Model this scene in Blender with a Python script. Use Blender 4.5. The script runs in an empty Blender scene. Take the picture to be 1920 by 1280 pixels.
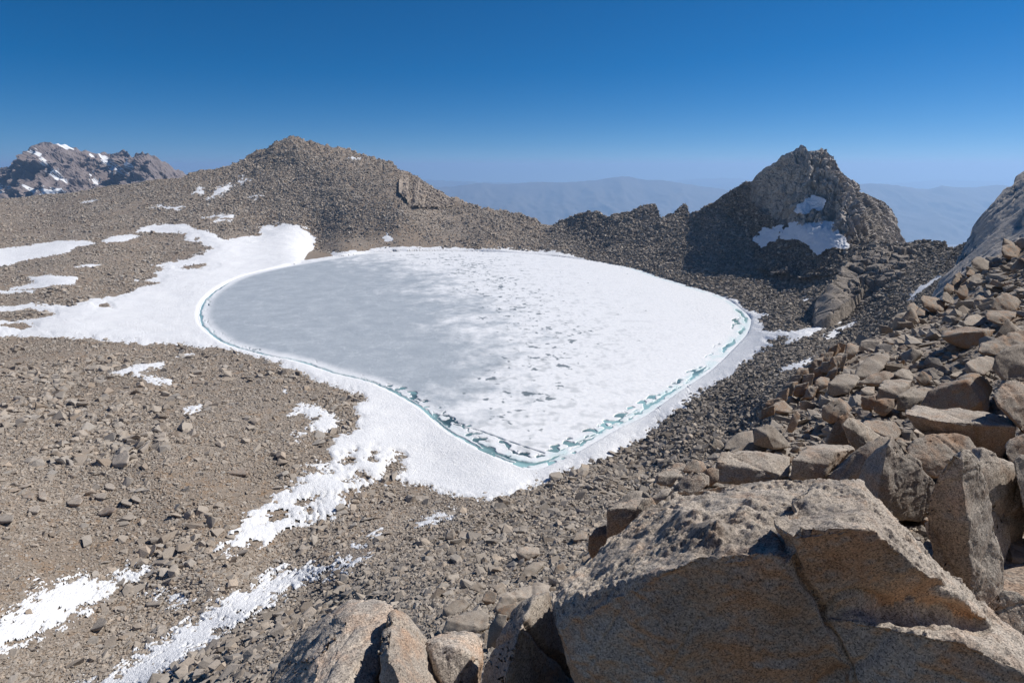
import bpy, bmesh, math, random
import numpy as np
from mathutils import Vector

random.seed(7)
rng = np.random.default_rng(7)
D = bpy.data
SC = bpy.context.scene
COL = SC.collection

# ------------------------------------------------------------------ camera, sky, sun, exposure
F = 1067.0                       # focal length in pixels of the 1920 wide photograph
PITCH = math.radians(17.0)
CAMZ = 100.0                     # the lake ice is at z = 0
cam = D.cameras.new('camera'); cam.sensor_width = 36.0; cam.lens = F / 1920 * 36
cam.clip_start = 0.05; cam.clip_end = 200000
cob = D.objects.new('camera', cam); COL.objects.link(cob)
cob.location = (0, 0, CAMZ); cob.rotation_euler = (math.radians(90) - PITCH, 0, 0)
SC.camera = cob

SUN_AZ, SUN_EL = math.radians(68), math.radians(44)     # azimuth to the right of the view direction
sun = D.lights.new('sun', 'SUN'); sun.energy = 4.4; sun.angle = math.radians(0.53); sun.color = (1.0, 0.95, 0.88)
sob = D.objects.new('sun', sun); COL.objects.link(sob)
sdir = Vector((math.sin(SUN_AZ) * math.cos(SUN_EL), math.cos(SUN_AZ) * math.cos(SUN_EL), math.sin(SUN_EL)))
sob.rotation_euler = sdir.to_track_quat('Z', 'Y').to_euler()

wd = D.worlds.new('World'); SC.world = wd; wd.use_nodes = True
nt = wd.node_tree; bg = nt.nodes['Background']
sky = nt.nodes.new('ShaderNodeTexSky'); sky.sky_type = 'NISHITA'; sky.sun_disc = False
sky.sun_elevation = SUN_EL; sky.sun_rotation = SUN_AZ
sky.altitude = 3900; sky.air_density = 1.0; sky.dust_density = 2.2; sky.ozone_density = 4.0
tc = nt.nodes.new('ShaderNodeTexCoord'); va = nt.nodes.new('ShaderNodeVectorMath'); va.operation = 'ADD'; va.inputs[1].default_value = (0, 0, 0.04)   # the horizon dips, seen from a summit
nt.links.new(tc.outputs['Generated'], va.inputs[0]); nt.links.new(va.outputs[0], sky.inputs[0])
hs = nt.nodes.new('ShaderNodeHueSaturation'); hs.inputs['Saturation'].default_value = 1.42; hs.inputs['Value'].default_value = 0.93
nt.links.new(sky.outputs[0], hs.inputs['Color']); nt.links.new(hs.outputs[0], bg.inputs[0]); bg.inputs[1].default_value = 0.075
vs = SC.view_settings
vs.view_transform = 'Standard'; vs.look = 'None'; vs.gamma = 1; vs.use_curve_mapping = False; vs.exposure = 0.23
SC.cycles.use_denoising = True
SC.cycles.max_bounces = 5; SC.cycles.diffuse_bounces = 3; SC.cycles.glossy_bounces = 2
SC.cycles.volume_bounces = 1; SC.cycles.transmission_bounces = 2

# ------------------------------------------------------------------ maths
SP, CP = math.sin(PITCH), math.cos(PITCH)
def pt(u, v, Y):
    """photograph pixel + forward distance Y (m) -> world point"""
    u = np.asarray(u, float); v = np.asarray(v, float); Y = np.asarray(Y, float)
    s = (640.0 - v) / F
    dy = CP + s * SP; dz = -SP + s * CP
    k = Y / dy
    return np.stack(np.broadcast_arrays((u - 960.0) / F * k, Y, CAMZ + dz * k), -1)
def proj(P):
    """world points -> pixels and metres per pixel"""
    x, y, z = P[..., 0], P[..., 1], P[..., 2] - CAMZ
    d = y * CP - z * SP
    up = y * SP + z * CP
    d = np.maximum(d, 0.05)
    return 960 + F * x / d, 640 - F * up / d, d / F
def yz(v, z):
    s = (640.0 - np.asarray(v, float)) / F
    return (CAMZ - z) * (CP + s * SP) / -(-SP + s * CP)

def _hash(i, j, k, seed):
    h = (i * 374761393 + j * 668265263 + k * 2147483647 + seed * 1274126177) & 0xFFFFFFFF
    h = ((h ^ (h >> 13)) * 1274126177) & 0xFFFFFFFF
    h = ((h ^ (h >> 16)) * 2246822519) & 0xFFFFFFFF
    return h ^ (h >> 15)
_G = rng.normal(size=(256, 3)); _G /= np.linalg.norm(_G, axis=1)[:, None]
def noise(P, seed=0):
    P = np.asarray(P, float); sh = P.shape[:-1]; P = P.reshape(-1, 3)
    out = np.empty(len(P))
    for a in range(0, len(P), 200000):
        p = P[a:a + 200000]
        i = np.floor(p).astype(np.int64); f = p - i
        w = f * f * f * (f * (f * 6 - 15) + 10)
        r = np.zeros(len(p))
        for dx in (0, 1):
            for dy in (0, 1):
                for dz in (0, 1):
                    g = _G[_hash(i[:, 0] + dx, i[:, 1] + dy, i[:, 2] + dz, seed) & 255]
                    d = f - (dx, dy, dz)
                    ww = (w[:, 0] if dx else 1 - w[:, 0]) * (w[:, 1] if dy else 1 - w[:, 1]) * (w[:, 2] if dz else 1 - w[:, 2])
                    r += ww * (g * d).sum(1)
        out[a:a + 200000] = r
    return out.reshape(sh) * 1.6
def fbm(P, octs=4, seed=0, ridged=False, gain=0.5):
    r = 0; a = 1.0; tot = 0
    for o in range(octs):
        n = noise(P * 2.03 ** o, seed + o)
        if ridged: n = 1 - 2 * np.abs(n)
        r = r + a * n; tot += a; a *= gain
    return r / tot
def cells(P, seed=0):
    """worley: value of the nearest cell and distance F2-F1"""
    P = np.asarray(P, float); sh = P.shape[:-1]; P = P.reshape(-1, 3)
    i = np.floor(P).astype(np.int64); f = P - i
    d1 = np.full(len(P), 9.0); d2 = np.full(len(P), 9.0); val = np.zeros(len(P))
    for dx in (-1, 0, 1):
        for dy in (-1, 0, 1):
            for dz in (-1, 0, 1):
                h = _hash(i[:, 0] + dx, i[:, 1] + dy, i[:, 2] + dz, seed)
                o = np.stack([(h & 255), (h >> 8) & 255, (h >> 16) & 255], 1) / 255.0
                d = ((o + (dx, dy, dz) - f) ** 2).sum(1)
                c = d < d1
                d2 = np.where(c, d1, np.minimum(d2, d)); val = np.where(c, ((h >> 5) & 1023) / 1023.0, val)
                d1 = np.where(c, d, d1)
    return val.reshape(sh), (np.sqrt(d2) - np.sqrt(d1)).reshape(sh)
def sstep(a, b, x):
    t = np.clip((x - a) / (b - a), 0, 1); return t * t * (3 - 2 * t)
def sdist(X, Y, poly):
    """signed distance, positive inside the polygon"""
    p = np.asarray(poly, float); q = np.roll(p, -1, 0)
    d = np.full(X.shape, 1e18); ins = np.zeros(X.shape, bool)
    for (x0, y0), (x1, y1) in zip(p, q):
        ex, ey = x1 - x0, y1 - y0
        t = np.clip(((X - x0) * ex + (Y - y0) * ey) / (ex * ex + ey * ey + 1e-12), 0, 1)
        d = np.minimum(d, (X - x0 - t * ex) ** 2 + (Y - y0 - t * ey) ** 2)
        c = ((y0 > Y) != (y1 > Y))
        with np.errstate(divide='ignore', invalid='ignore'):
            ins ^= c & (X < (x1 - x0) * (Y - y0) / (y1 - y0 + 1e-12) + x0)
    d = np.sqrt(d)
    return np.where(ins, d, -d)
class TPS:
    """thin plate through control points (u, v, Y): 1/Y is interpolated, so planes come out exact"""
    def __init__(s, pts, reg=1e-9):
        a = np.array(pts, float); s.c = a[:, :2] / 1000; y = 1 / a[:, 2]
        n = len(a); K = s.k(s.c); K += reg * np.eye(n)
        Pm = np.c_[np.ones(n), s.c]
        A = np.zeros((n + 3, n + 3)); A[:n, :n] = K; A[:n, n:] = Pm; A[n:, :n] = Pm.T
        s.w = np.linalg.solve(A, np.r_[y, 0, 0, 0])
    def k(s, p):
        r2 = ((p[:, None, :] - s.c[None]) ** 2).sum(-1)
        return 0.5 * r2 * np.log(r2 + 1e-12)
    def __call__(s, u, v):
        u, v = np.broadcast_arrays(np.asarray(u, float), np.asarray(v, float))
        p = np.c_[u.ravel(), v.ravel()] / 1000
        o = np.concatenate([s.k(q) @ s.w[:-3] + s.w[-3] + q @ s.w[-2:] for q in np.array_split(p, max(1, len(p) // 20000))])
        return (1 / np.maximum(o, 1e-5)).reshape(u.shape)
def line(pts, u):
    a = np.array(pts, float); return np.interp(u, a[:, 0], a[:, 1])

# ------------------------------------------------------------------ mesh helpers
def mesh_np(name, V, Q, mat=None, attrs=None, smooth=True):
    me = D.meshes.new(name)
    V = np.ascontiguousarray(V, np.float32); Q = np.ascontiguousarray(Q, np.int32)
    me.vertices.add(len(V)); me.vertices.foreach_set('co', V.ravel())
    k = Q.shape[1]
    me.loops.add(Q.size); me.loops.foreach_set('vertex_index', Q.ravel())
    me.polygons.add(len(Q)); me.polygons.foreach_set('loop_start', np.arange(0, Q.size, k, dtype=np.int32))
    me.polygons.foreach_set('use_smooth', np.full(len(Q), smooth))
    me.update(calc_edges=True)
    for an, av in (attrs or {}).items():
        at = me.attributes.new(an, 'FLOAT', 'POINT'); at.data.foreach_set('value', np.ascontiguousarray(av, np.float32).ravel())
    if mat: me.materials.append(mat)
    return me
def obj(name, me, loc=(0, 0, 0), parent=None, **props):
    o = D.objects.new(name, me); COL.objects.link(o); o.location = loc
    if parent: o.parent = parent
    for k, v in props.items():
        if v: o[k] = v
    return o
def gridq(nr, nc, mask=None):
    i = np.arange(nr * nc).reshape(nr, nc)
    q = np.stack([i[:-1, :-1], i[1:, :-1], i[1:, 1:], i[:-1, 1:]], -1)     # row 0 is far
    q = q.reshape(-1, 4) if mask is None else q[mask]
    return q
def compact(V, Q, attrs=None):
    use = np.unique(Q); m = np.full(len(V), -1); m[use] = np.arange(len(use))
    return V[use], m[Q], {k: a[use] for k, a in (attrs or {}).items()}
def gnormals(P):
    du = np.gradient(P, axis=1); dv = np.gradient(P, axis=0)
    n = np.cross(dv, du); n /= np.linalg.norm(n, axis=-1)[..., None] + 1e-12
    flip = (n * (np.array([0, 0, CAMZ]) - P)).sum(-1) < 0
    if flip.mean() > 0.5: n = -n
    return n

# ------------------------------------------------------------------ materials
class NT:
    def __init__(s, name):
        s.m = D.materials.new(name); s.m.use_nodes = True; s.t = s.m.node_tree; s.b = s.t.nodes['Principled BSDF']
        s.b.inputs['Specular IOR Level'].default_value = 0.25
    def n(s, typ, **kw):
        nd = s.t.nodes.new(typ)
        ins = kw.pop('ins', {})
        for k, v in kw.items(): setattr(nd, k, v)
        for k, v in ins.items():
            if isinstance(v, bpy.types.NodeSocket): s.t.links.new(v, nd.inputs[k])
            else: nd.inputs[k].default_value = v
        return nd
    def noise(s, co, scale, det=4, rough=0.55, out='Fac'):
        return s.n('ShaderNodeTexNoise', ins={'Vector': co, 'Scale': scale, 'Detail': det, 'Roughness': rough}).outputs[out]
    def ramp(s, fac, *st):
        r = s.n('ShaderNodeValToRGB', ins={'Fac': fac}); e = r.color_ramp.elements
        while len(e) < len(st): e.new(0.5)
        for x, (p, c) in zip(e, st): x.position = p; x.color = (*c, 1) if len(c) == 3 else c
        return r.outputs['Color']
    def mix(s, fac, a, b, mode='MIX'):
        m = s.n('ShaderNodeMix', data_type='RGBA', blend_type=mode)
        for sock, v in ((m.inputs[0], fac), (m.inputs[6], a), (m.inputs[7], b)):
            if isinstance(v, bpy.types.NodeSocket): s.t.links.new(v, sock)
            elif isinstance(v, (int, float)): sock.default_value = v if sock.type == 'VALUE' else (v, v, v, 1)
            else: sock.default_value = (*v, 1)
        return m.outputs[2]
    def math(s, op, a, b=0.0, clamp=False):
        m = s.n('ShaderNodeMath', operation=op, use_clamp=clamp)
        for sock, v in ((m.inputs[0], a), (m.inputs[1], b)):
            if isinstance(v, bpy.types.NodeSocket): s.t.links.new(v, sock)
            else: sock.default_value = v
        return m.outputs[0]
    def attr(s, name, typ='GEOMETRY'):
        return s.n('ShaderNodeAttribute', attribute_name=name, attribute_type=typ).outputs['Fac']
    def bump(s, h, strength=0.5, dist=0.1, normal=None):
        ins = {'Height': h, 'Strength': strength, 'Distance': dist}
        if normal: ins['Normal'] = normal
        return s.n('ShaderNodeBump', ins=ins).outputs[0]
    def done(s, col, rough=0.9, normal=None):
        for k, v in (('Base Color', col), ('Roughness', rough), ('Normal', normal)):
            if v is None: continue
            if isinstance(v, bpy.types.NodeSocket): s.t.links.new(v, s.b.inputs[k])
            else: s.b.inputs[k].default_value = v if k != 'Base Color' else (*v, 1)
        return s.m
    def geo(s): return s.n('ShaderNodeNewGeometry').outputs['Position']
    def objc(s): return s.n('ShaderNodeTexCoord').outputs['Object']

def mat_ground():
    t = NT('scree'); g = t.geo(); tone = t.attr('tone'); px = t.attr('px')
    # tone 0: tan plateau, 1: dark grey talus; px: metres covered by the finest pieces
    big = t.noise(g, 0.012, 3); mid = t.noise(g, 0.25, 5); fine = t.noise(g, 2.2, 5, 0.7)
    tan = t.ramp(big, (0.35, (0.275, 0.222, 0.175)), (0.65, (0.32, 0.278, 0.237)))
    rust = t.mix(t.ramp(mid, (0.50, (0, 0, 0)), (0.72, (1, 1, 1))), tan, (0.30, 0.205, 0.13))
    dark = t.ramp(mid, (0.3, (0.115, 0.10, 0.085)), (0.7, (0.19, 0.168, 0.145)))
    c = t.mix(tone, rust, dark)
    c = t.mix(0.75, c, t.ramp(fine, (0.25, (0.45, 0.45, 0.45)), (0.75, (1.45, 1.45, 1.45))), 'MULTIPLY')
    v = t.n('ShaderNodeTexVoronoi', ins={'Vector': g, 'Scale': 1.6}).outputs['Distance']
    v2 = t.n('ShaderNodeTexVoronoi', ins={'Vector': g, 'Scale': 5.0}).outputs['Distance']
    n = t.bump(t.math('ADD', t.math('MULTIPLY', v, 0.5), t.math('MULTIPLY', fine, 0.7)), 0.8, 0.5)
    n = t.bump(v2, 0.5, 0.1, n)
    return t.done(c, 0.95, n)
def mat_rubble():
    t = NT('rubble rock'); tone = t.attr('tone', 'INSTANCER'); o = t.n('ShaderNodeObjectInfo').outputs['Random']
    g = t.geo()
    tan = t.ramp(o, (0.0, (0.30, 0.24, 0.185)), (0.25, (0.36, 0.315, 0.268)), (0.5, (0.42, 0.37, 0.315)), (0.75, (0.38, 0.35, 0.315)), (1.0, (0.44, 0.36, 0.285)))
    dark = t.ramp(o, (0.0, (0.12, 0.105, 0.092)), (0.4, (0.20, 0.18, 0.16)), (0.7, (0.28, 0.25, 0.22)), (0.92, (0.36, 0.305, 0.25)), (1.0, (0.45, 0.41, 0.36)))
    c = t.mix(tone, tan, dark)
    c = t.mix(0.6, c, t.ramp(t.noise(g, 3.0, 5, 0.7), (0.3, (0.6, 0.6, 0.6)), (0.7, (1.25, 1.22, 1.18))), 'MULTIPLY')
    return t.done(c, 0.9, t.bump(t.noise(g, 4.0, 5, 0.7), 0.5, 0.15))
def mat_granite(name, grey=0.5, warm=0.5, scale=1.0, val=1.0, shade_warm=0.0):
    """speckled weathered granite; scale multiplies the grain frequency"""
    t = NT(name); t.b.inputs['Specular IOR Level'].default_value = 0.08; c0 = t.objc(); o = t.n('ShaderNodeObjectInfo').outputs['Random']
    off = t.n('ShaderNodeVectorMath', operation='ADD', ins={0: c0}); t.t.links.new(t.n('ShaderNodeCombineXYZ', ins={0: t.math('MULTIPLY', o, 37.0)}).outputs[0], off.inputs[1])
    c0 = off.outputs[0]
    macro = t.noise(c0, 1.3 * scale ** 0.5, 5, 0.6); stain = t.noise(c0, 3.2 * scale ** 0.5, 6, 0.68)
    speck = t.noise(c0, 85 * scale, 2, 0.8); speck2 = t.noise(c0, 62 * scale, 2, 0.6)
    grain = t.n('ShaderNodeTexVoronoi', ins={'Vector': c0, 'Scale': 120 * scale}).outputs['Color']
    gsep = t.n('ShaderNodeSeparateColor', ins={'Color': grain}).outputs[0]
    g = grey
    base = t.ramp(macro, (0.3, (0.335 * val, 0.302 * val, 0.268 * val)), (0.72, (0.435 * val, 0.392 * val, 0.345 * val)))
    rust = t.ramp(stain, (0.56 - 0.14 * warm, (0, 0, 0)), (0.80 - 0.14 * warm, (1, 1, 1)))
    base = t.mix(t.math('MULTIPLY', rust, 0.35 + 0.5 * warm), base, (0.45 * val, 0.27 * val, 0.165 * val))
    if shade_warm > 0:        # sides painted warm brown to offset blue skylight in shade, tops left grey
        nz = t.n('ShaderNodeSeparateXYZ', ins={0: t.n('ShaderNodeNewGeometry').outputs['Normal']}).outputs[2]
        side = t.math('ADD', t.math('MULTIPLY', nz, -2.2), t.math('ADD', 0.75, t.math('MULTIPLY', t.math('SUBTRACT', stain, 0.5), 1.6)), True)
        shade_col = t.mix(t.ramp(stain, (0.42, (0, 0, 0)), (0.66, (1, 1, 1))), (0.43 * val, 0.305 * val, 0.215 * val), (0.42 * val, 0.255 * val, 0.155 * val))
        base = t.mix(t.math('MULTIPLY', side, shade_warm), base, shade_col)
        base = t.mix(t.ramp(t.noise(c0, 0.9, 5, 0.65), (0.50, (0, 0, 0)), (0.68, (0.55, 0.55, 0.55))), base, (0.15, 0.115, 0.09))
    col = t.mix(0.9, base, t.ramp(gsep, (0.0, (0.35, 0.34, 0.34)), (0.22, (0.75, 0.74, 0.73)), (0.6, (1.05, 1.03, 1.0)), (1.0, (1.5, 1.45, 1.38))), 'MULTIPLY')
    col = t.mix(t.ramp(speck2, (0.60, (0, 0, 0)), (0.68, (0.75, 0.75, 0.75))), col, (0.055, 0.05, 0.05))
    col = t.mix(t.ramp(t.noise(c0, 5.5 * scale ** 0.5, 6, 0.75), (0.60, (0, 0, 0)), (0.72, (0.6, 0.6, 0.6))), col, (0.10, 0.09, 0.085))
    h = t.math('ADD', t.math('MULTIPLY', speck2, 0.6), t.math('MULTIPLY', t.noise(c0, 14 * scale, 6, 0.7), 1.2))
    n = t.bump(h, 0.5, 0.022 / scale)
    n = t.bump(gsep, 0.25, 0.006 / scale, n)
    return t.done(col, 0.85, n)
def mat_cliff(name, a, b, sx=1.0):
    t = NT(name); g = t.geo()
    sep = t.n('ShaderNodeMapping', ins={'Vector': g, 'Scale': (0.22 * sx, 0.22 * sx, 0.035 * sx)}).outputs[0]
    n1 = t.noise(sep, 1.0, 6, 0.65); n2 = t.noise(g, 0.30 * sx, 6, 0.7)
    c = t.mix(n1, a, b)
    c = t.mix(0.7, c, t.ramp(n2, (0.3, (0.62, 0.6, 0.6)), (0.7, (1.25, 1.22, 1.18))), 'MULTIPLY')
    n = t.bump(t.math('ADD', n1, n2), 0.9, 2.5 / sx)
    return t.done(c, 0.92, n)
def mat_snow(name='snow', cup=0.9):
    t = NT(name); g = t.geo()
    w = t.noise(g, cup, 4, 0.6); d = t.noise(g, 0.12, 5, 0.65); f = t.noise(g, cup * 4, 3, 0.6)
    c = t.ramp(d, (0.3, (0.74, 0.755, 0.785)), (0.6, (0.81, 0.82, 0.84)))
    dirt = t.ramp(t.noise(g, 0.5, 8, 0.8), (0.66, (0, 0, 0)), (0.80, (0.5, 0.5, 0.5)))
    c = t.mix(dirt, c, (0.55, 0.50, 0.44))
    n = t.bump(t.math('ADD', w, t.math('MULTIPLY', f, 0.5)), 0.7, 0.6 / cup ** 0.5)
    m = t.done(c, 0.75, n); t.b.inputs['Specular IOR Level'].default_value = 0.15
    return m
def mat_ice():
    t = NT('lake ice'); g = t.geo(); wh = t.attr('white'); dk = t.attr('dark')
    st = t.n('ShaderNodeMapping', ins={'Vector': g, 'Scale': (0.07, 0.07, 0.1)}).outputs[0]
    n1 = t.noise(st, 1.0, 8, 0.68); n2 = t.noise(g, 0.5, 6, 0.7)
    grey = t.ramp(n1, (0.3, (0.33, 0.372, 0.42)), (0.7, (0.415, 0.46, 0.505)))
    white = t.ramp(n2, (0.3, (0.69, 0.715, 0.75)), (0.6, (0.82, 0.83, 0.85)))
    n3 = t.noise(g, 1.3, 7, 0.8)
    m = t.math('ADD', wh, t.math('ADD', t.math('MULTIPLY', t.math('SUBTRACT', n1, 0.5), 0.6), t.math('MULTIPLY', t.math('SUBTRACT', n3, 0.5), 0.8)), True)
    c = t.mix(m, grey, white)
    # hairline refrozen cracks
    vo = t.n('ShaderNodeTexVoronoi', feature='DISTANCE_TO_EDGE', ins={'Vector': t.n('ShaderNodeVectorMath', operation='ADD', ins={0: g, 1: t.n('ShaderNodeVectorMath', operation='SCALE', ins={0: t.noise(g, 0.08, 5, 0.6, 'Color'), 'Scale': 22.0}).outputs[0]}).outputs[0], 'Scale': 0.035}).outputs['Distance']
    c = t.mix(t.ramp(vo, (0.0, (0.30, 0.30, 0.30)), (0.012, (0, 0, 0))), c, (0.80, 0.83, 0.86))
    c = t.mix(t.math('MULTIPLY', t.attr('cyan'), 0.75, True), c, (0.50, 0.67, 0.70))
    c = t.mix(dk, c, (0.075, 0.11, 0.135))
    n = t.bump(t.math('ADD', n2, t.noise(g, 2.0, 4, 0.7)), 0.25, 0.25)
    m_ = t.done(c, 0.6, n); t.b.inputs['Specular IOR Level'].default_value = 0.2
    return m_
def mat_water():
    t = NT('meltwater'); g = t.geo(); q = t.attr('teal')
    n = t.noise(g, 0.25, 5, 0.6)
    c = t.mix(t.math('ADD', q, t.math('MULTIPLY', t.math('SUBTRACT', n, 0.5), 1.0), True), (0.05, 0.09, 0.105), (0.30, 0.49, 0.51))
    m = t.done(c, 0.12, t.bump(t.noise(g, 3.0), 0.1, 0.05)); t.b.inputs['Specular IOR Level'].default_value = 0.4
    return m
def mat_far(name, a, b, scale):
    t = NT(name); g = t.geo(); n = t.noise(g, scale, 8, 0.65)
    return t.done(t.mix(t.ramp(n, (0.3, (0, 0, 0)), (0.7, (1, 1, 1))), a, b), 1.0)

M_GROUND = mat_ground(); M_RUB = mat_rubble(); M_SNOW = mat_snow()
M_GR = [mat_granite('warm granite', .5, .7, val=.88, shade_warm=.8), mat_granite('grey granite', .7, .15, val=0.84, shade_warm=.3), mat_granite('brown granite', .4, .9, val=.8, shade_warm=.95), mat_granite('pale granite', .7, .3, val=1.02, shade_warm=.5)]
M_GRF = [mat_granite('far warm granite', .5, .4, .3, 1, .5), mat_granite('far grey granite', .7, .1, .3, .9), mat_granite('far brown granite', .4, .7, .3, .82, .5), mat_granite('far pale granite', .6, .2, .3, 1.05)]
M_PEAK = mat_cliff('peak granite', (0.27, 0.245, 0.22), (0.40, 0.365, 0.33))
M_OUT = mat_cliff('outcrop granite', (0.24, 0.21, 0.18), (0.37, 0.33, 0.29), 1.6)
M_SLAB = mat_cliff('slab granite', (0.34, 0.31, 0.285), (0.45, 0.42, 0.385), 3)

# ------------------------------------------------------------------ the lake outline
LAKE_PX = [(375,575),(372,600),(385,620),(420,645),(480,663),(560,680),(620,700),(690,718),(740,740),(790,770),(830,805),(870,830),(920,855),(960,872),(1000,882),
 (1040,870),(1100,840),(1160,805),(1220,775),(1290,725),(1340,690),(1380,650),(1402,625),(1408,600),(1395,585),(1360,560),(1300,540),(1240,522),(1190,505),(1140,495),
 (1090,487),(1040,481),(960,474),(880,472),(800,471),(730,473),(690,475),(640,482),(560,495),(500,507),(450,520),(410,540),(385,560)]
LAKE = np.array([pt(u, v, yz(v, 0))[:2] for u, v in LAKE_PX])
def densify(p, n=4):
    p = np.array(p); q = []
    N = len(p)
    for i in range(N):                        # closed catmull-rom
        a, b, c, d = p[i - 1], p[i], p[(i + 1) % N], p[(i + 2) % N]
        for k in range(n):
            t = k / n
            q.append(0.5 * ((2 * b) + (-a + c) * t + (2 * a - 5 * b + 4 * c - d) * t * t + (-a + 3 * b - 3 * c + d) * t ** 3))
    return np.array(q)
LAKE = densify(LAKE)

# ------------------------------------------------------------------ main basin terrain
SKY_MAIN = [(-500,360),(-200,368),(0,372),(40,371),(70,366),(130,362),(200,350),(240,345),(280,338),(300,335),(340,333),(355,325),(375,320),(400,318),(430,313),(460,298),(480,285),
 (500,278),(525,264),(545,256),(560,257),(575,265),(590,267),(605,270),(625,275),(650,279),(680,290),(710,298),(735,303),(745,315),(765,322),(785,335),(810,350),(840,367),(870,377),
 (900,388),(940,395),(970,401),(1000,409),(1015,418),(1030,423),(1050,411),(1070,405),(1100,398),(1120,396),(1140,406),(1165,400),(1190,391),(1212,382),(1230,382),(1238,408),
 (1262,399),(1278,387),(1287,380),(1293,401),(1310,395),(1340,383),(1400,400),(1500,430),(1600,450),(1690,456),(1720,452),(1760,454),(1790,463),(1810,458),(1850,440),(1950,400),(2500,250)]
CT = [(-500,1500,55),(0,1420,61),(0,1280,74),(200,1280,77),(-400,1280,70),(300,1280,75),(400,1280,67),(600,1280,43),(760,1280,25),(960,1280,12),(1300,1280,10),(1700,1280,9),(2300,1280,12),
 (300,1500,50),(600,1500,20),(960,1500,8),(2300,1500,9),(200,1180,92),(400,1180,90),(400,1100,103),(620,1070,106),(620,1150,81),(700,1130,68),(800,1200,30),(900,1200,22),(950,1150,35),
 (950,1100,50),(950,1050,72),(1000,1000,100),(850,1000,112),(850,1080,68),(830,985,123),(1000,950,130),(1000,915,158),(0,1000,112),(-400,1000,105),(300,900,145),(300,1000,124),(600,900,160),(600,980,137),(700,860,178),
 (500,800,195),(200,800,183),(0,800,178),(-400,800,165),(0,680,265),(-400,680,240),(200,640,315),(350,690,270),(0,600,360),(200,600,365),(-400,600,330),(100,500,520),(-400,500,480),(100,430,760),(-400,430,700),
 (300,470,630),(300,420,760),(0,375,1130),(-400,365,1100),(130,365,1080),(300,338,1050),(300,380,880),(430,316,1080),(430,400,810),(490,440,740),(550,260,1160),(560,400,810),(560,330,960),(590,478,700),(700,300,1070),(740,312,1030),(650,400,790),(750,400,780),
 (850,372,935),(800,344,960),(900,440,760),(1000,412,850),(1015,420,850),(1100,400,800),(1100,450,720),(1220,388,740),(1220,450,650),(1290,400,690),(1340,390,640),(1400,420,590),(1400,480,530),(1500,450,500),(1600,460,440),(1500,560,400),(1600,560,335),(1600,600,290),
 (1700,520,310),(1780,462,345),(1690,458,400),(1500,650,240),(1440,760,172),(1300,800,185),(1300,900,130),(1200,950,112),(1100,950,122),(1150,900,150),(1500,800,140),(1700,700,150),(1900,600,150),(1900,450,260),(2400,450,200),(2400,700,100),(1700,900,60),(1400,1000,60),(2300,1000,40)]
CT += [(u, v, float(yz(v, 0.4))) for u, v in LAKE_PX]
T_MAIN = TPS(CT)

def smooth1(a, k):
    w = np.hanning(2 * k + 3)[1:-1]; w /= w.sum()
    return np.convolve(np.pad(a, k, mode='edge'), w, 'valid')

class Patch: pass
def patch(u0, u1, du, top, bottom, nr, T, back=6, back_len=0.25, back_drop=0.6, power=1.0, tt=None):
    """a sheet of ground: columns of the photograph, rows from behind the skyline down to the near edge"""
    p = Patch()
    u = np.arange(u0, u1 + du, du)
    vt = line(top, u); vb = line(bottom, u)
    t = np.linspace(0, 1, nr) ** power if tt is None else tt
    nr = len(t)
    V = vt[None] + (vb - vt)[None] * t[:, None]; U = np.broadcast_to(u, V.shape).copy()
    Y = T(U, V); P = pt(U, V, Y)
    crest = P[0]
    r = np.linalg.norm(crest[:, :2], axis=1, keepdims=True)
    rows = []
    for k in range(back, 0, -1):
        f = back_len * (k / back) ** 1.6
        q = crest.copy(); q[:, :2] += crest[:, :2] * f
        q[:, 2] -= r[:, 0] * f * back_drop * (0.5 + 0.5 * k / back)
        rows.append(q)
    p.P = np.concatenate([np.array(rows), P], 0)
    p.U = np.concatenate([np.repeat(U[:1], back, 0), U]); p.V = np.concatenate([np.repeat(V[:1], back, 0), V])
    p.back = back; p.nr, p.nc = p.P.shape[:2]
    _, _, p.px = proj(p.P)
    p.N = gnormals(p.P); p.base = p.P.copy()
    return p
def octave_disp(P, px, wl, amp, seed, ridged=False, z=1.0):
    """noise octave with wavelength wl, faded out where the grid cannot hold it"""
    k = sstep(2.0, 5.0, wl / px)
    if k.max() <= 0: return 0
    n = noise(P * np.array([1, 1, z]) / wl, seed)
    if ridged: n = 1 - 2 * np.abs(n)
    return k * amp * n

_x = np.linspace(0, 1, 4000); _d = np.interp(_x, [0, .02, .06, .17, .24, 1], [1.2, 1.5, 3.0, 3.0, 1.4, 0.9]); _c = np.cumsum(_d); _c = (_c - _c[0]) / (_c[-1] - _c[0])
ROWS = np.interp(np.linspace(0, 1, 540), _c, _x)              # finer rows where the ground is seen at a low angle
g = patch(-420, 2330, 3.1, SKY_MAIN, [(-500, 1420), (2500, 1420)], 540, T_MAIN, back=8, tt=ROWS)
row_px = np.r_[np.ones(8) * 1e-3, np.gradient(ROWS)] * 1040
Ug, Vg = g.U, g.V
lk = sdist(g.P[..., 0], g.P[..., 1], LAKE)                 # metres inside the lake
off = sstep(0, 30, -lk)
hill = sstep(480, 430, Vg) * sstep(330, 450, Ug)
hillc = np.exp(-((Ug - 560) / 260) ** 2) * sstep(455, 380, Vg)
east = sstep(820, 1100, Ug) * sstep(520, 480, Vg)
talus_r = sstep(1000, 1200, Ug)
foot = line([(-500,1600),(200,1285),(400,1180),(620,1078),(760,1000),(830,975),(900,945),(1000,905),(1100,850),(1200,800),(1300,700),(1400,560),(1500,400),(2500,300)], Ug)
near_talus = sstep(-15, 25, Vg - foot)
rough = 0.35 + 0.25 * sstep(640, 900, Vg) + 1.0 * hillc + 0.9 * east + 0.4 * near_talus + 0.4 * hill
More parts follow.
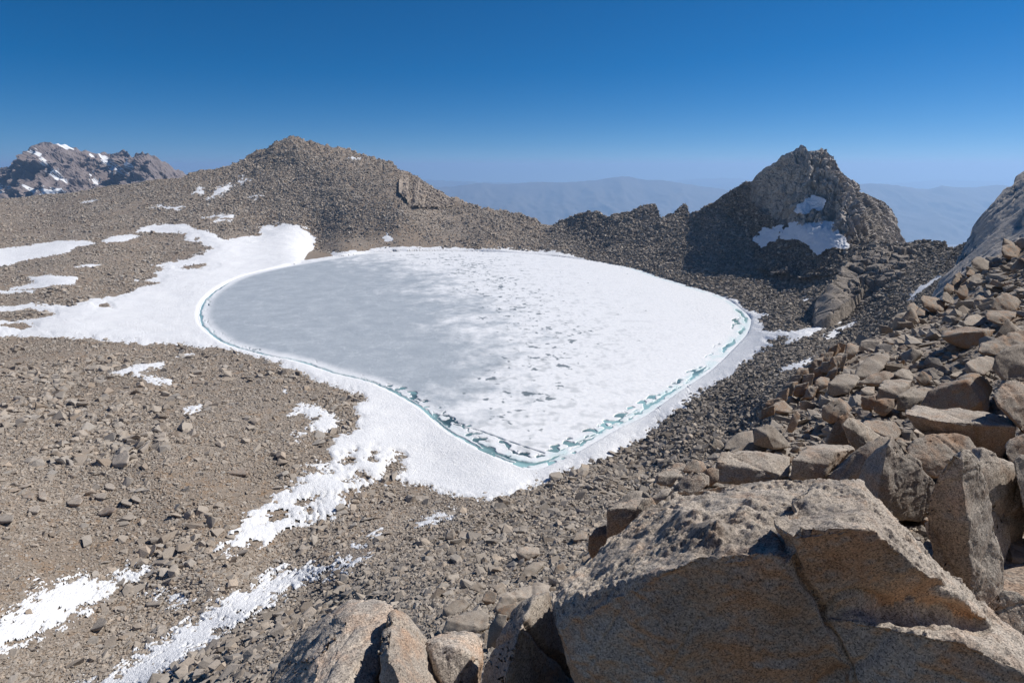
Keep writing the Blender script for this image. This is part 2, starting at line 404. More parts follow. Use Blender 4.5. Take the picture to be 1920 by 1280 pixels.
tone = np.clip(0.12 + 0.62 * sstep(900, 1150, Ug) * sstep(900, 700, Vg) + 0.35 * near_talus + 0.0 * hillc, 0, 1)
tone = np.clip(tone + 0.2 * noise(g.P / 40, 31), 0, 1)
disp = 0
for i, (wl, a) in enumerate([(70, 1.6), (33, 1.3), (15, 0.8), (7, 0.42), (3.3, 0.22), (1.6, 0.12)]):
    disp = disp + octave_disp(g.P, g.px, wl, a, 40 + i)
nearf = sstep(20, 90, g.P[..., 1]) * 0.7 + 0.3
bigd = disp * rough * off * nearf
# broken blocks along the crests
cv, ce = cells(g.P / np.array([9, 9, 9]), 3)
crest = np.exp(-np.clip(Vg - line(SKY_MAIN, Ug), 0, 400) / 28) * sstep(330, 480, Ug) * (1 - 0.6 * east) + 0.15 * east
bigd = bigd + crest * off * ((cv - 0.5) * 5.0 - 2.0 * sstep(0.12, 0.0, ce)) * sstep(300, 600, g.P[..., 1])
cv2, _ = cells(g.P / 5.0, 8)
bigd = bigd + (0.5 * hillc + 0.3 * east + 0.25 * crest) * off * (cv2 - 0.5) * 3.0 * sstep(300, 600, g.P[..., 1])
g.disp = bigd
dirv = g.N * 0.55 + np.array([0, 0, 0.45])
g.P = g.P + dirv * bigd[..., None]
wb = np.clip(1.6 * np.linalg.norm(np.gradient(g.base, axis=0), axis=-1), 4, 22)
bank = sstep(-wb, 0.12 * wb, lk)                                   # go under the lake
g.P[..., 2] = np.where(lk > -1.5 * wb, g.P[..., 2] * (1 - bank) + (-1.2) * bank + 0.35 * (1 - bank) * sstep(6, 0, -lk), g.P[..., 2])
g.P[..., 2] = np.where(lk <= 0, np.maximum(g.P[..., 2], 0.15 - 1.3 * bank), g.P[..., 2])
me = mesh_np('basin_ground', g.P.reshape(-1, 3), gridq(g.nr, g.nc), M_GROUND, {'tone': tone.ravel(), 'px': g.px.ravel()})
obj('ground', me, kind='structure', label='stony tan basin ground, scree slopes and rubble hill around the frozen lake')

# ------------------------------------------------------------------ ice and meltwater
iu = np.arange(355, 1425, 1.25); iv = np.linspace(462, 888, 480)
IU, IV = np.meshgrid(iu, iv)
IP = pt(IU, IV, yz(IV, 0.0)); IP[..., 2] = 0
ld = sdist(IP[..., 0], IP[..., 1], LAKE)
_, _, ipx = proj(IP)
nw = noise(IP / np.array([14, 14, 1]), 60) * 1.2 + noise(IP / 5.0, 61) * 0.7 + noise(IP / 2.0, 62) * 0.4
# where open water rings the ice: stronger along the near shores
side = sdist(IU, IV, [(340,540),(420,520),(500,640),(760,720),(900,800),(1000,850),(1250,720),(1360,620),(1380,560),(1250,500),(1430,500),(1430,900),(340,900)])
ring = sstep(-6, 10, side)
rw = 0.9 + 0.7 * sstep(700, 860, IV) + 0.9 * sstep(1100, 1300, IU)
c1 = rw * (0.35 + 0.9 * noise(IP / 22, 59)) - np.abs(ld - 2.2 * rw - nw * 1.1)                       # outer lead
c2 = 0.30 * rw - np.abs(ld - 5.5 * rw - nw * 3.2) - 1.3 * (noise(IP / 16, 64) + 0.15)    # broken inner lead
tip = 8.0 * np.exp(-(((IU - 1010) / 110) ** 2 + ((IV - 850) / 40) ** 2))
tip = np.maximum(tip, 5.0 * np.exp(-((ld - 7) / 3.5) ** 2) * sstep(650, 780, IV) * sstep(650, 760, IU))
holes = tip * (noise(IP / np.array([6, 4, 1]), 65) + 0.3 * noise(IP / 2, 67) - 0.20) - (1 - np.minimum(tip, 1)) * 3
floe = 1.6 * (noise(IP / np.array([4.5, 4.5, 1]), 66) + 0.05)
open_w = np.maximum(np.maximum(c1 - np.abs(floe) * 0.25, c2), holes) * ring - (1 - ring) * 2
crk = []
def crack(pts, w):
    d = np.full(IU.shape, 1e9); P2 = [pt(u, v, float(yz(v, 0)))[:2] for u, v in pts]
    for (x0, y0), (x1, y1) in zip(P2, P2[1:]):
        ex, ey = x1 - x0, y1 - y0
        t = np.clip(((IP[..., 0] - x0) * ex + (IP[..., 1] - y0) * ey) / (ex * ex + ey * ey), 0, 1)
        d = np.minimum(d, np.hypot(IP[..., 0] - x0 - t * ex, IP[..., 1] - y0 - t * ey))
    return w - np.abs(d + 0.5 * noise(IP / 3.0, 70))
c3 = (0.55 + 0.35 * noise(IP / 25, 90)) - np.abs(ld - 1.5 - 0.5 * nw)
open_w = np.maximum(open_w, np.where(side > 0, c3, -2) * sstep(1040, 980, IU) - 2 * sstep(980, 1040, IU))
open_w = np.maximum(open_w, crack([(850,795),(900,808),(960,830),(1020,850)], 0.35))
open_w = np.maximum(open_w, crack([(1050,845),(1120,812),(1190,770),(1260,735),(1330,690)], 0.3))
iz = 0.28 + 0.05 * noise(IP / 6, 71) + 0.05 * noise(IP / 2, 72)
iz = iz - 0.75 * sstep(-0.1, 0.35, open_w)
iz = np.where(ld < 0, 0.25 + 0.15 * np.clip(-ld, 0, 1) + 0.13 * np.clip(-ld - 1, 0, 6), iz)
wline = line([(470,700),(500,790),(540,850),(600,930),(650,960),(700,940),(760,890),(800,820)][0:0] or [(466,640),(490,760),(520,840),(560,890),(600,940),(650,975),(700,945),(760,895),(890,850)], IV)
white = sstep(-170, 150, (IU - wline) + 90 * noise(IP / 55, 73) + 95 * noise(IP / 17, 74) + 70 * noise(IP / 6, 82) + 35 * noise(IP / 2.2, 91))
white = white * 1.3
white = np.maximum(white, sstep(495, 476, IV) * sstep(640, 760, IU))
white = np.maximum(white, 0.9 * sstep(11, 3, ld))
band = np.exp(-((IU - line([(466,800),(500,880),(560,960),(620,1040),(680,1010),(740,960),(800,930),(880,930)], IV)) / 105) ** 2) * sstep(10, 25, ld)
band2 = 0.8 * np.exp(-((IV - 486) / 10) ** 2) * np.exp(-((IU - 830) / 130) ** 2)
sp = 0.75 * noise(IP / np.array([6.5, 6.5, 1]), 75) + 0.45 * noise(IP / np.array([2.6, 2.6, 1]), 76) + 0.30 * noise(IP / np.array([30, 30, 1]), 87) + 0.2 * noise(IP / 1.2, 88) + 0.04
dark = sstep(0.26, 0.50, sp + 0.55 * (np.maximum(band, band2) - 1)) * 0.85
sp2 = 0.6 * noise(IP / np.array([11, 9, 1]), 78) + 0.6 * noise(IP / np.array([3.5, 3.5, 1]), 79)
soft = 0.30 * sstep(0.0, 0.5, sp2) * np.exp(-((IU - line([(466,850),(560,980),(620,1060),(700,1020),(880,980)], IV)) / 170) ** 2)
dark = np.maximum(dark, soft)
sp3 = noise(IP / np.array([1.6, 2.2, 1]), 80) + 0.5 * noise(IP / np.array([30, 30, 1]), 81)
dark = np.maximum(dark, 0.16 * sstep(0.45, 0.8, sp3) * sstep(980, 1200, IU))
# little melt star in the middle and the small one further left
for (cu, cvv, R) in ((905, 597, 5.0), (1210, 583, 2.0), (930, 520, 1.6)):
    c = pt(cu, cvv, float(yz(cvv, 0)))
    dx, dy = IP[..., 0] - c[0], IP[..., 1] - c[1]; rr = np.hypot(dx, dy); an = np.arctan2(dy, dx)
    star = rr - R * (0.35 + 0.65 * np.abs(np.cos(2.5 * an + 0.6)) ** 6)
    dark = np.maximum(dark, 0.7 * sstep(0.4, -0.4, star)); white = np.maximum(white, 0.8 * sstep(3.2 * R, 1.5 * R, rr))
cyan = np.exp(-((ld - 2.4 * rw - nw) / (1.5 * rw)) ** 2) * ring * sstep(-0.55, 0.25, noise(IP / np.array([9, 9, 1]), 83) + 0.4 * noise(IP / 3, 84)) * (0.35 + 0.65 * sstep(1000, 1150, IU) + 0.5 * np.exp(-((IU - 1000) / 90) ** 2))
cyan = np.maximum(cyan, 0.7 * np.exp(-((ld - 2.5) / 2.0) ** 2) * sstep(1140, 1200, IU) * (noise(IP / 12, 85) > -0.2))
lim = -2.2 - 7 * sstep(515, 495, IV) * sstep(1150, 1050, IU)
ok = (ld[:-1, :-1] > lim[:-1, :-1]) & (ld[1:, 1:] > lim[:-1, :-1])
Pi = IP.copy(); Pi[..., 2] = iz
V_, Q_, A_ = compact(Pi.reshape(-1, 3), gridq(*ld.shape, ok), {'white': white.ravel(), 'dark': dark.ravel(), 'cyan': cyan.ravel()})
obj('lake_ice', mesh_np('lake_ice', V_, Q_, mat_ice(), A_), kind='structure', label='frozen lake surface, grey on one half and white on the other')
wu = (slice(None, None, 3), slice(None, None, 3))
Pw = IP[wu].copy(); Pw[..., 2] = -0.02; lw = ld[wu]
teal = 0.15 + 0.5 * sstep(4.5, 2.0, lw) + 0.5 * sstep(1040, 1200, IU[wu]) + 0.9 * noise(IP[wu] / 15, 86) + 0.35 * np.exp(-((IU[wu] - 1000) / 80) ** 2) * sstep(830, 870, IV[wu]) + 0.3 * sstep(450, 380, IU[wu])
okw = (lw[:-1, :-1] > -3.5) | (lw[1:, 1:] > -3.5)
V_, Q_, A_ = compact(Pw.reshape(-1, 3), gridq(*lw.shape, okw), {'teal': teal.ravel()})
obj('lake_water', mesh_np('lake_water', V_, Q_, mat_water(), A_), kind='structure', label='dark and turquoise meltwater in the gap round the lake ice')

# ------------------------------------------------------------------ snow
SNOW_G = []   # (polygon, label) on the basin ground
MAIN_SNOW = [(-300,580),(0,575),(70,570),(130,572),(170,560),(215,558),(270,538),(300,530),(255,525),(300,520),(290,512),(310,504),(285,497),(330,488),(350,487),(395,470),(360,478),(400,466),(375,455),
 (345,450),(350,437),(300,436),(250,435),(285,420),(345,421),(365,430),(400,437),(420,450),(490,440),(487,430),(495,422),(540,421),(575,430),(588,445),(588,470),(586,477),(640,473),(690,470),(730,463),(800,464),(960,468),(1050,473),(1094,484),
 (1080,500),(900,520),(700,560),(1380,560),(1400,584),(1412,580),(1437,592),(1420,600),(1436,610),(1430,618),(1480,622),(1500,618),(1580,597),(1586,601),(1540,620),(1480,641),(1440,650),(1415,665),(1382,700),(1300,745),(1282,762),(1205,820),
 (1150,850),(1060,887),(1000,912),(940,937),(880,935),(840,930),(790,916),(735,905),(690,912),(640,932),(652,950),(622,975),(560,985),(480,1020),(424,1042),(412,1032),(440,1000),(450,975),(500,940),(545,910),(575,892),(622,880),
 (612,860),(622,820),(672,800),(662,765),(682,745),(650,731),(600,718),(570,703),(520,680),(440,656),(330,646),(220,642),(150,633),(100,632),(0,629),(-300,640)]
SNOW_G += [(MAIN_SNOW, 'large white snowfield wrapping the near and far shore of the frozen lake', 5)]
SNOW_G += [([(-200,480),(0,467),(60,460),(110,451),(170,452),(180,458),(140,462),(130,473),(60,485),(0,500),(-200,520)], 'wide snow patch crossing the tan plateau at the picture\'s left edge', 3),
 ([(190,452),(205,444),(245,440),(262,444),(240,450),(200,455)], 'narrow snow patch just right of the wide plateau patch', 2),
 ([(272,391),(300,384),(320,388),(345,386),(332,394),(300,389)], 'small ragged snow strip high on the plateau below the rubble ridge', 2),
 ([(378,408),(400,403),(438,404),(436,413),(405,417),(412,409)], 'snow streak between the plateau and the foot of the pointed rubble hill', 2),
 ([(20,542),(60,530),(50,519),(100,515),(142,520),(142,533),(90,537),(50,543)], 'forked snow patch on the stony flat above the snowfield', 3),
 ([(-40,545),(70,544),(60,550),(-40,551)], 'thin snow line under the forked snow patch', 2),
 ([(142,501),(160,496),(195,496),(180,501)], 'tiny flat snow strip alone on the stones between two larger patches', 1.5),
 ([(148,380),(178,373),(184,375),(165,380)], 'slanting snow sliver near the plateau skyline', 1.5),
 ([(200,701),(250,682),(305,677),(309,688),(280,694),(262,700),(290,706),(322,710),(318,717),(285,719),(262,708),(240,703)], 'hooked snow patch on the near stony rise', 3),
 ([(330,666),(350,662),(364,664),(340,668)], 'very small snow fleck near the snowfield edge on the rise', 1.5),
 ([(330,780),(345,766),(372,755),(387,760),(362,774)], 'faint snow patch among rocks below the hooked patch', 3),
 ([(540,776),(565,755),(585,762),(605,764),(640,785),(632,800),(600,812),(570,801),(590,788),(565,775)], 'curled snow patch close to the snowfield bend', 3),
 ([(550,816),(566,812),(562,826),(552,826)], 'small round snow spot below the curled patch', 2),
 ([(575,868),(600,864),(612,872),(590,880),(575,876)], 'small snow spot beside the snowfield edge by a tan rock', 2),
 ([(515,733),(535,731),(542,738),(520,738)], 'short snow fleck on the crown of the stony rise', 1.5),
 ([(-100,1215),(0,1165),(60,1122),(130,1086),(160,1078),(190,1092),(232,1068),(275,1049),(272,1075),(232,1100),(160,1140),(100,1180),(0,1225),(-100,1270)], 'broad streaky snow patch in the stones at the lower left corner', 5),
 ([(55,1100),(75,1088),(78,1098),(60,1108)], 'tiny snow fleck above the streaky corner patch', 1.5),
 ([(60,1310),(200,1272),(280,1215),(350,1170),(420,1118),(460,1104),(520,1072),(590,1066),(640,1058),(604,1085),(540,1112),(500,1142),(420,1190),(370,1230),(300,1290),(200,1350),(100,1350)], 'long ribbed snow strip running down to the bottom edge of the picture', 5),
 ([(270,1110),(310,1100),(340,1110),(365,1122),(350,1134),(325,1136),(310,1120)], 'broken snow patch on rusty soil between the two lower snow strips', 3),
 ([(775,985),(800,968),(850,958),(868,966),(835,975),(830,987),(800,997)], 'snow sliver between talus blocks below the snowfield tip', 3),
 ([(672,1022),(690,1005),(710,1000),(700,1015),(680,1026)], 'small snow sliver on the slope left of the talus blocks', 2),
 ([(610,1084),(640,1058),(690,1048),(672,1060),(645,1075)], 'upper tail of the ribbed snow strip at the talus edge', 3),
 ([(1455,705),(1468,688),(1500,676),(1528,668),(1512,685),(1480,697)], 'white snow patch on the dark scree beside the jointed outcrop', 2.5),
 ([(1537,634),(1560,618),(1604,603),(1602,609),(1560,630)], 'thin snow streak parallel to the snow tongue on the dark scree', 2),
 ([(1498,568),(1512,557),(1520,562),(1506,570)], 'tiny snow patch under the pale outcrop below the peak', 1.5),
 ([(1700,562),(1728,535),(1768,515),(1752,533),(1720,552)], 'blue shaded snow strip beneath the steep pale slab', 2.5),
 ([(362,364),(374,350),(384,358),(378,364)], 'small snow patch on the left shoulder of the rubble hill', 1.5),
 ([(390,372),(404,358),(428,343),(434,346),(422,356),(402,368)], 'slanting snow patch on the left shoulder of the rubble hill', 1.5),
 ([(440,342),(455,331),(466,336),(452,343)], 'snow fleck uphill from the slanting patch on the rubble hill', 1.2),
 ([(463,371),(485,365),(490,368),(472,372)], 'snow fleck low on the rubble hill above the snowfield knob', 1.2),
 ([(718,447),(728,440),(737,449),(725,452)], 'lone snow spot on brown scree above the far shore', 1.5),
 ([(654,297),(672,298),(664,302)], 'snow fleck near the crest right of the hill summit', 1.0)]

def up2(a):
    b = np.empty((a.shape[0] * 2 - 1,) + a.shape[1:]); b[::2] = a; b[1::2] = (a[1:] + a[:-1]) / 2
    c = np.empty((b.shape[0], a.shape[1] * 2 - 1) + a.shape[2:]); c[:, ::2] = b; c[:, 1::2] = (b[:, 1:] + b[:, :-1]) / 2
    return c
def snow_on(p, poly, label, lift, group=None, seed=5, namp=6.0, name='snow_patch', mat=None, lake=False, smoothd=None, holes=()):
    """snow lying on the undisplaced surface of a sheet, thinning out to nothing at its outline"""
    U, V = p.U, p.V
    a = np.array(poly, float)
    ins = (U > a[:, 0].min() - 16) & (U < a[:, 0].max() + 16) & (V > a[:, 1].min() - 12) & (V < a[:, 1].max() + 12)
    ins[:p.back] = False
    r = np.where(ins.any(1))[0]; c = np.where(ins.any(0))[0]
    if len(r) < 2 or len(c) < 2: return
    s = (slice(r[0], r[-1] + 1), slice(c[0], c[-1] + 1))
    fine = (not lake) and p is g and a[:, 1].mean() > 640
    q_ = up2 if fine else (lambda x: x)
    Us, Vs = q_(U[s]), q_(V[s])
    sd = sdist(Us, Vs * 1.6, a * np.array([1, 1.6]))
    for h in holes: sd = np.minimum(sd, -sdist(Us, Vs * 1.6, np.array(h, float) * np.array([1, 1.6])))
    Q = np.stack([Us / 30, Vs / 11, 0 * Us], -1); Q2 = np.stack([Us / 9, Vs / 4, 0 * Us], -1)
    near = sstep(430, 800, Vs) + 0.5 * sstep(880, 960, Vs)
    nf = (0.45 + 0.55 * near) * namp * (1 + 0.9 * sstep(720, 860, Vs) * sstep(880, 760, Us))
    k3 = 1.0 if fine else 1.8
    Q3 = np.stack([(Us + Vs * sstep(850, 1000, Vs)) / (9 * k3), (Vs + 0.6 * Us * sstep(850, 1000, Vs)) / (3.6 * k3), 0 * Us], -1)
    sd = sd + nf * (0.9 * noise(Q, seed) + 0.75 * noise(Q2, seed + 1) + (0.6 + 0.7 * sstep(860, 960, Vs)) * noise(Q3, seed + 2))
    B = q_(p.base[s]); px = q_(p.px[s]); Nn = q_(p.N[s])
    hgt = (np.clip(sd / 14, -1, 1) + 0.10) * np.minimum(lift * px * 0.8, 0.8)
    ds = q_(smooth_disp[s]) if p is g else p.disp[s] * 0.8 if smoothd is None else p.disp[s] * 0.15 + smoothd
    P = B + (Nn * 0.55 + np.array([0, 0, 0.45])) * (ds + hgt)[..., None]
    P[..., 2] += 0.15 * noise(P / np.array([5, 5, 5]), seed + 3) * np.clip(sd / 8, 0, 1)
    keep = sd > -9
    if lake:
        l = lk[s]; wbs = np.clip(wb[s] / 4, 1, 3.5); b = sstep(-1.2 * wbs, 1.0 * wbs, l)
        P[..., 2] = np.where(l > -14, P[..., 2] * (1 - b) + b * -0.9, P[..., 2])
        lip = sstep(14, 3, -l) * sstep(-1.5, 0.6, -l)
        P[..., 2] = np.where((l > -14) & (sd > 0), np.maximum(P[..., 2], 0.9 * lip - 0.9 * b), P[..., 2])
        keep &= l < 3
        P[..., 2] = np.where((sd > 2) & (l > -16) & (l < -0.4), np.maximum(P[..., 2], g.P[s][..., 2] + 0.08), P[..., 2])
    km = keep[:-1, :-1] & keep[1:, 1:] & keep[:-1, 1:] & keep[1:, :-1]
    if km.sum() < 2: return
    V_, Q_, _ = compact(P.reshape(-1, 3), gridq(*sd.shape, km))
    o = V_.mean(0)
    obj(name, mesh_np(name, V_ - o, Q_, mat or M_SNOW), o, label=label, category='snow patch', group=group)
    return s, (sd[::2, ::2] if fine else sd)
# the snow fills the small hollows: it follows only the broad relief
sm = 0
for i, (wl, a) in enumerate([(70, 1.6), (33, 1.3), (15, 0.8)]): sm = sm + octave_disp(g.base, g.px, wl, a, 40 + i)
smooth_disp = sm * rough * off * nearf
snowmask = np.full(Ug.shape, -99.0)
HOLES = [[(700,915),(722,890),(738,862),(744,848),(757,850),(752,875),(742,900),(735,915)], [(640,868),(655,850),(668,846),(660,862),(648,874)], [(-300,586),(0,584),(70,580),(98,590),(60,600),(20,603),(-300,606)],
 [(0,606),(40,606),(66,613),(40,618),(0,612)], [(180,572),(200,570),(206,575),(188,577)], [(330,500),(380,494),(400,499),(350,505)], [(360,447),(372,444),(374,450),(364,452)], [(560,950),(590,932),(600,936),(575,955)], [(650,905),(676,893),(690,897),(668,908)], [(690,860),(700,845),(706,848),(698,863)], [(1440,640),(1470,632),(1476,635),(1450,644)], [(500,975),(520,960),(528,964),(512,980)]]
for k, (poly, label, lift) in enumerate(SNOW_G):
    vm = np.mean([q[1] for q in poly])
    r = snow_on(g, poly, label, lift, 'snow patches in the basin', seed=100 + 7 * k, namp=9.0 if k == 0 else 5.0 + 7.0 * float(sstep(700, 900, vm)), name='snowfield' if k == 0 else 'snow_patch', lake=(k == 0), holes=HOLES if k == 0 else ())
    if r: snowmask[r[0]] = np.maximum(snowmask[r[0]], r[1])

# ------------------------------------------------------------------ peak, outcrops, slab
def blocky(P, px, sx, sz, seed, amp):
    """jointed rock: columns sx wide and sz tall, each pushed in or out, dark joints between"""
    W = P + np.stack([noise(P / (sx * 2.5), seed + 5), noise(P / (sx * 2.5), seed + 6), noise(P / (sx * 2.5), seed + 7)], -1) * sx * 0.3
    v, e = cells(W / np.array([sx, sx, sz]), seed)
    return amp * ((v - 0.5) * 1.3 - 0.7 * sstep(0.14, 0.0, e))
PK_TOP = [(1270,425),(1290,408),(1320,392),(1340,378),(1363,361),(1385,349),(1395,341),(1410,340),(1417,328),(1430,318),(1440,312),(1455,303),(1465,293),(1480,286),(1495,277),(1502,273),(1512,275),(1517,283),(1523,282),(1537,279),(1539,275),(1545,276),(1552,279),
 (1557,288),(1566,290),(1571,300),(1578,318),(1590,330),(1600,337),(1612,345),(1615,358),(1630,366),(1650,374),(1662,380),(1672,390),(1680,402),(1685,420),(1693,440),(1703,456),(1740,475)]
T_PK = TPS([(1270,425,690),(1290,430,680),(1340,380,640),(1340,430,610),(1400,341,610),(1400,400,590),(1400,470,545),(1440,460,520),(1510,275,560),(1500,350,535),(1500,400,512),(1500,440,495),(1500,500,455),(1570,300,540),(1560,400,490),(1600,340,520),(1605,400,462),(1606,460,440),(1600,540,380),
 (1612,400,480),(1630,366,560),(1640,420,515),(1650,470,480),(1690,440,560),(1690,470,520),(1700,540,420),(1740,480,560),(1740,560,400),(1290,500,560),(1400,560,430)])
pk = patch(1270, 1735, 1.2, PK_TOP, [(1270,470),(1400,500),(1500,520),(1600,510),(1740,510)], 200, T_PK, back=8, back_len=0.3, back_drop=1.0)
cl = sstep(1380, 1440, pk.U) * (1 - 0.0 * pk.V)
foot_c = line([(1270,380),(1390,370),(1440,400),(1480,425),(1500,430),(1560,440),(1600,520),(1740,520)], pk.U)
cl = cl * sstep(14, -10, pk.V - foot_c)
sx = 7.0
d = cl * (blocky(pk.P, pk.px, 6.5, 60.0, 11, 4.0) + blocky(pk.P, pk.px, 2.6, 22.0, 12, 2.0) + 3.2 * noise(pk.P / np.array([24, 24, 120]), 13) + blocky(pk.P, pk.px, 14.0, 70.0, 19, 4.0))
lay = sstep(1560, 1440, pk.U) * sstep(400, 340, pk.V)
d = d * (1 - 0.6 * lay) + cl * lay * (blocky(pk.P, pk.px, 11.0, 4.5, 14, 2.4) + blocky(pk.P, pk.px, 4.0, 2.2, 18, 1.4))
d = d + (1 - cl) * (2.4 * noise(pk.P / 12, 15) + 1.5 * noise(pk.P / 5, 16) + blocky(pk.P, pk.px, 4, 4, 17, 1.6))
d = d * (0.35 + 0.65 * sstep(0, 14, pk.V - line(PK_TOP, pk.U)))
pk.disp = d
# inset chimneys
pk.P = pk.P + (pk.N * 0.75 + np.array([0, -0.15, 0.1])) * d[..., None]
tn = 1 - cl
def mat_peak():
    t = NT('peak rock'); g_ = t.geo(); k = t.attr('tone')
    st = t.n('ShaderNodeMapping', ins={'Vector': g_, 'Scale': (0.25, 0.25, 0.05)}).outputs[0]
    n1 = t.noise(st, 1.0, 6, 0.65); n2 = t.noise(g_, 0.35, 6, 0.7)
    a = t.mix(n1, (0.44, 0.40, 0.36), (0.58, 0.53, 0.475))
    b = t.mix(n2, (0.10, 0.085, 0.07), (0.19, 0.165, 0.14))
    jo = t.n('ShaderNodeTexVoronoi', feature='DISTANCE_TO_EDGE', ins={'Vector': t.n('ShaderNodeMapping', ins={'Vector': g_, 'Scale': (1, 1, 0.22)}).outputs[0], 'Scale': 0.30}).outputs['Distance']
    a = t.mix(t.ramp(jo, (0.01, (0.5, 0.5, 0.5)), (0.05, (0, 0, 0))), a, (0.14, 0.125, 0.115))
    c = t.mix(k, a, b); c = t.mix(0.7, c, t.ramp(n2, (0.3, (0.6, 0.6, 0.6)), (0.7, (1.25, 1.22, 1.2))), 'MULTIPLY')
    return t.done(c, 0.92, t.bump(t.math('ADD', n1, n2), 0.9, 2.0))
obj('granite_peak', mesh_np('granite_peak', pk.P.reshape(-1, 3), gridq(pk.nr, pk.nc), mat_peak(), {'tone': tn.ravel()}, smooth=False), kind='structure', label='pale jointed granite peak with steep columns above dark talus')
for k, (poly, lab) in enumerate([([(1470,448),(1490,424),(1520,427),(1558,423),(1566,436),(1574,450),(1584,466),(1560,462),(1545,468),(1535,477),(1522,458),(1500,449)], 'largest shaded snow patch under the cliff of the granite peak'),
 ([(1420,447),(1440,437),(1462,430),(1468,438),(1445,452),(1430,460)], 'streaky shaded snow patch left of the largest one on the peak'),
 ([(1497,398),(1515,379),(1525,373),(1541,380),(1534,394),(1526,386),(1505,400)], 'small forked snow patch high in the peak\'s cliff')]):
    snow_on(pk, poly, lab, 4.0, 'snow patches on the peak', seed=500 + 9 * k, namp=(8.0, 16.0, 10.0)[k], smoothd=2.6)

# pale outcrop rib below the peak
OC_TOP = [(1505,610),(1520,590),(1530,565),(1545,545),(1560,530),(1575,508),(1590,488),(1608,470),(1625,460),(1640,458),(1655,466),(1670,459),(1700,462),(1720,470),(1745,500)]
T_OC = TPS([(1520,590,306),(1560,530,330),(1540,600,285),(1600,480,375),(1640,460,385),(1640,520,330),(1600,560,305),(1700,465,375),(1700,500,330),(1730,490,345),(1660,560,290)])
oc = patch(1508, 1742, 1.3, OC_TOP, [(1500,625),(1560,600),(1620,550),(1700,525),(1750,510)], 90, T_OC, back=5, back_len=0.12, back_drop=0.8)
edge = np.minimum(sstep(1508, 1530, oc.U), sstep(1742, 1715, oc.U))
oc.disp = blocky(oc.P, oc.px, 7, 3.0, 21, 3.0) * sstep(1570, 1620, oc.U) + blocky(oc.P, oc.px, 12, 12, 22, 1.2) + 1.5 * noise(oc.P / 9, 23)
oc.P = oc.P + oc.N * (oc.disp * edge - 5 * (1 - edge))[..., None]
oc.P[-12:, :, 2] -= np.linspace(0, 14, 12)[:, None]
obj('rock_outcrop', mesh_np('rock_outcrop', oc.P.reshape(-1, 3), gridq(oc.nr, oc.nc), M_OUT, smooth=False), label='low ribbed outcrop of pale rock in the scree below the granite peak', category='outcrop')

# short cliff on the right shoulder of the rubble hill
CF_TOP = [(748,338),(756,327),(768,321),(780,329),(800,343),(820,355),(840,367),(852,374)]
T_CF = TPS([(748,340,960),(768,322,930),(768,380,860),(800,345,945),(800,386,880),(840,368,940),(852,388,920)])
T_CF = lambda u, v: T_MAIN(u, v) - 9 - 10 * sstep(800, 772, u) + 0.0 * v
cf = patch(748, 852, 0.8, CF_TOP, [(748,360),(766,376),(780,386),(800,388),(830,388),(852,384)], 80, T_CF, back=5, back_len=0.05, back_drop=0.6)
cf.disp = blocky(cf.P, cf.px, 6, 40, 25, 3.0) + blocky(cf.P, cf.px, 2.5, 14, 26, 1.2) - 8 * np.exp(-((cf.U - 771) / 5) ** 2)
cf.P = cf.P + cf.N * cf.disp[..., None] * sstep(748, 760, cf.U)[..., None]
obj('rock_cliff', mesh_np('rock_cliff', cf.P.reshape(-1, 3), gridq(cf.nr, cf.nc), mat_cliff('cliff granite', (0.34, 0.28, 0.225), (0.50, 0.44, 0.375)), smooth=False), label='short columnar cliff on the right shoulder of the rubble hill', category='cliff')

# steep pale slab at the right edge
SL_TOP = [(1700,640),(1730,590),(1745,568),(1752,553),(1765,530),(1785,503),(1800,477),(1812,452),(1820,437),(1826,420),(1835,408),(1850,392),(1870,368),(1884,352),(1900,347),(1906,332),(1920,322),(2000,262),(2200,150),(2400,60)]
T_SL = TPS([(1710,640,100),(1750,555,112),(1800,480,128),(1850,400,140),(1920,325,150),(1850,500,100),(1920,450,100),(1800,600,78),(2000,262,150),(2000,500,70),(2300,150,130),(2300,600,40),(1900,640,60)])
sl = patch(1702, 2300, 3.2, SL_TOP, [(1700,660),(1760,650),(2400,680)], 190, T_SL, back=6, back_len=0.2, back_drop=0.8)
rot = np.stack([sl.P[..., 0] * 0.62 + sl.P[..., 2] * 0.78, sl.P[..., 1], sl.P[..., 2] * 0.62 - sl.P[..., 0] * 0.78], -1)   # fractures run up the slab
sl.disp = 0.8 * noise(rot / np.array([40, 14, 4.5]), 27) + 0.18 * noise(rot / np.array([12, 5, 1.2]), 28) - 0.9 * sstep(0.07, 0.0, np.abs(noise(rot / np.array([30, 20, 2.6]), 29))) + 0.08 * noise(sl.P / 1.5, 30) + blocky(rot * np.array([0.35, 1, 1]), sl.px, 2.6, 2.6, 33, 0.3) * (noise(sl.P / 18, 34) > -0.1)
sl.P = sl.P + sl.N * sl.disp[..., None]
def mat_slab():
    t = NT('slab rock'); g_ = t.geo()
    st = t.n('ShaderNodeMapping', ins={'Vector': g_, 'Rotation': (0, math.radians(51.5), 0), 'Scale': (0.10, 0.3, 0.9)}).outputs[0]
    n1 = t.noise(st, 1.0, 7, 0.65); n2 = t.noise(g_, 0.6, 6, 0.7)
    c = t.mix(n1, (0.40, 0.36, 0.32), (0.58, 0.53, 0.48))
    c = t.mix(t.ramp(n2, (0.52, (0, 0, 0)), (0.75, (0.6, 0.6, 0.6))), c, (0.34, 0.25, 0.18))
    c = t.mix(t.ramp(t.noise(st, 2.3, 7, 0.75), (0.60, (0, 0, 0)), (0.68, (0.8, 0.8, 0.8))), c, (0.08, 0.075, 0.075))
    return t.done(c, 0.9, t.bump(t.math('ADD', n1, n2), 0.9, 0.6))
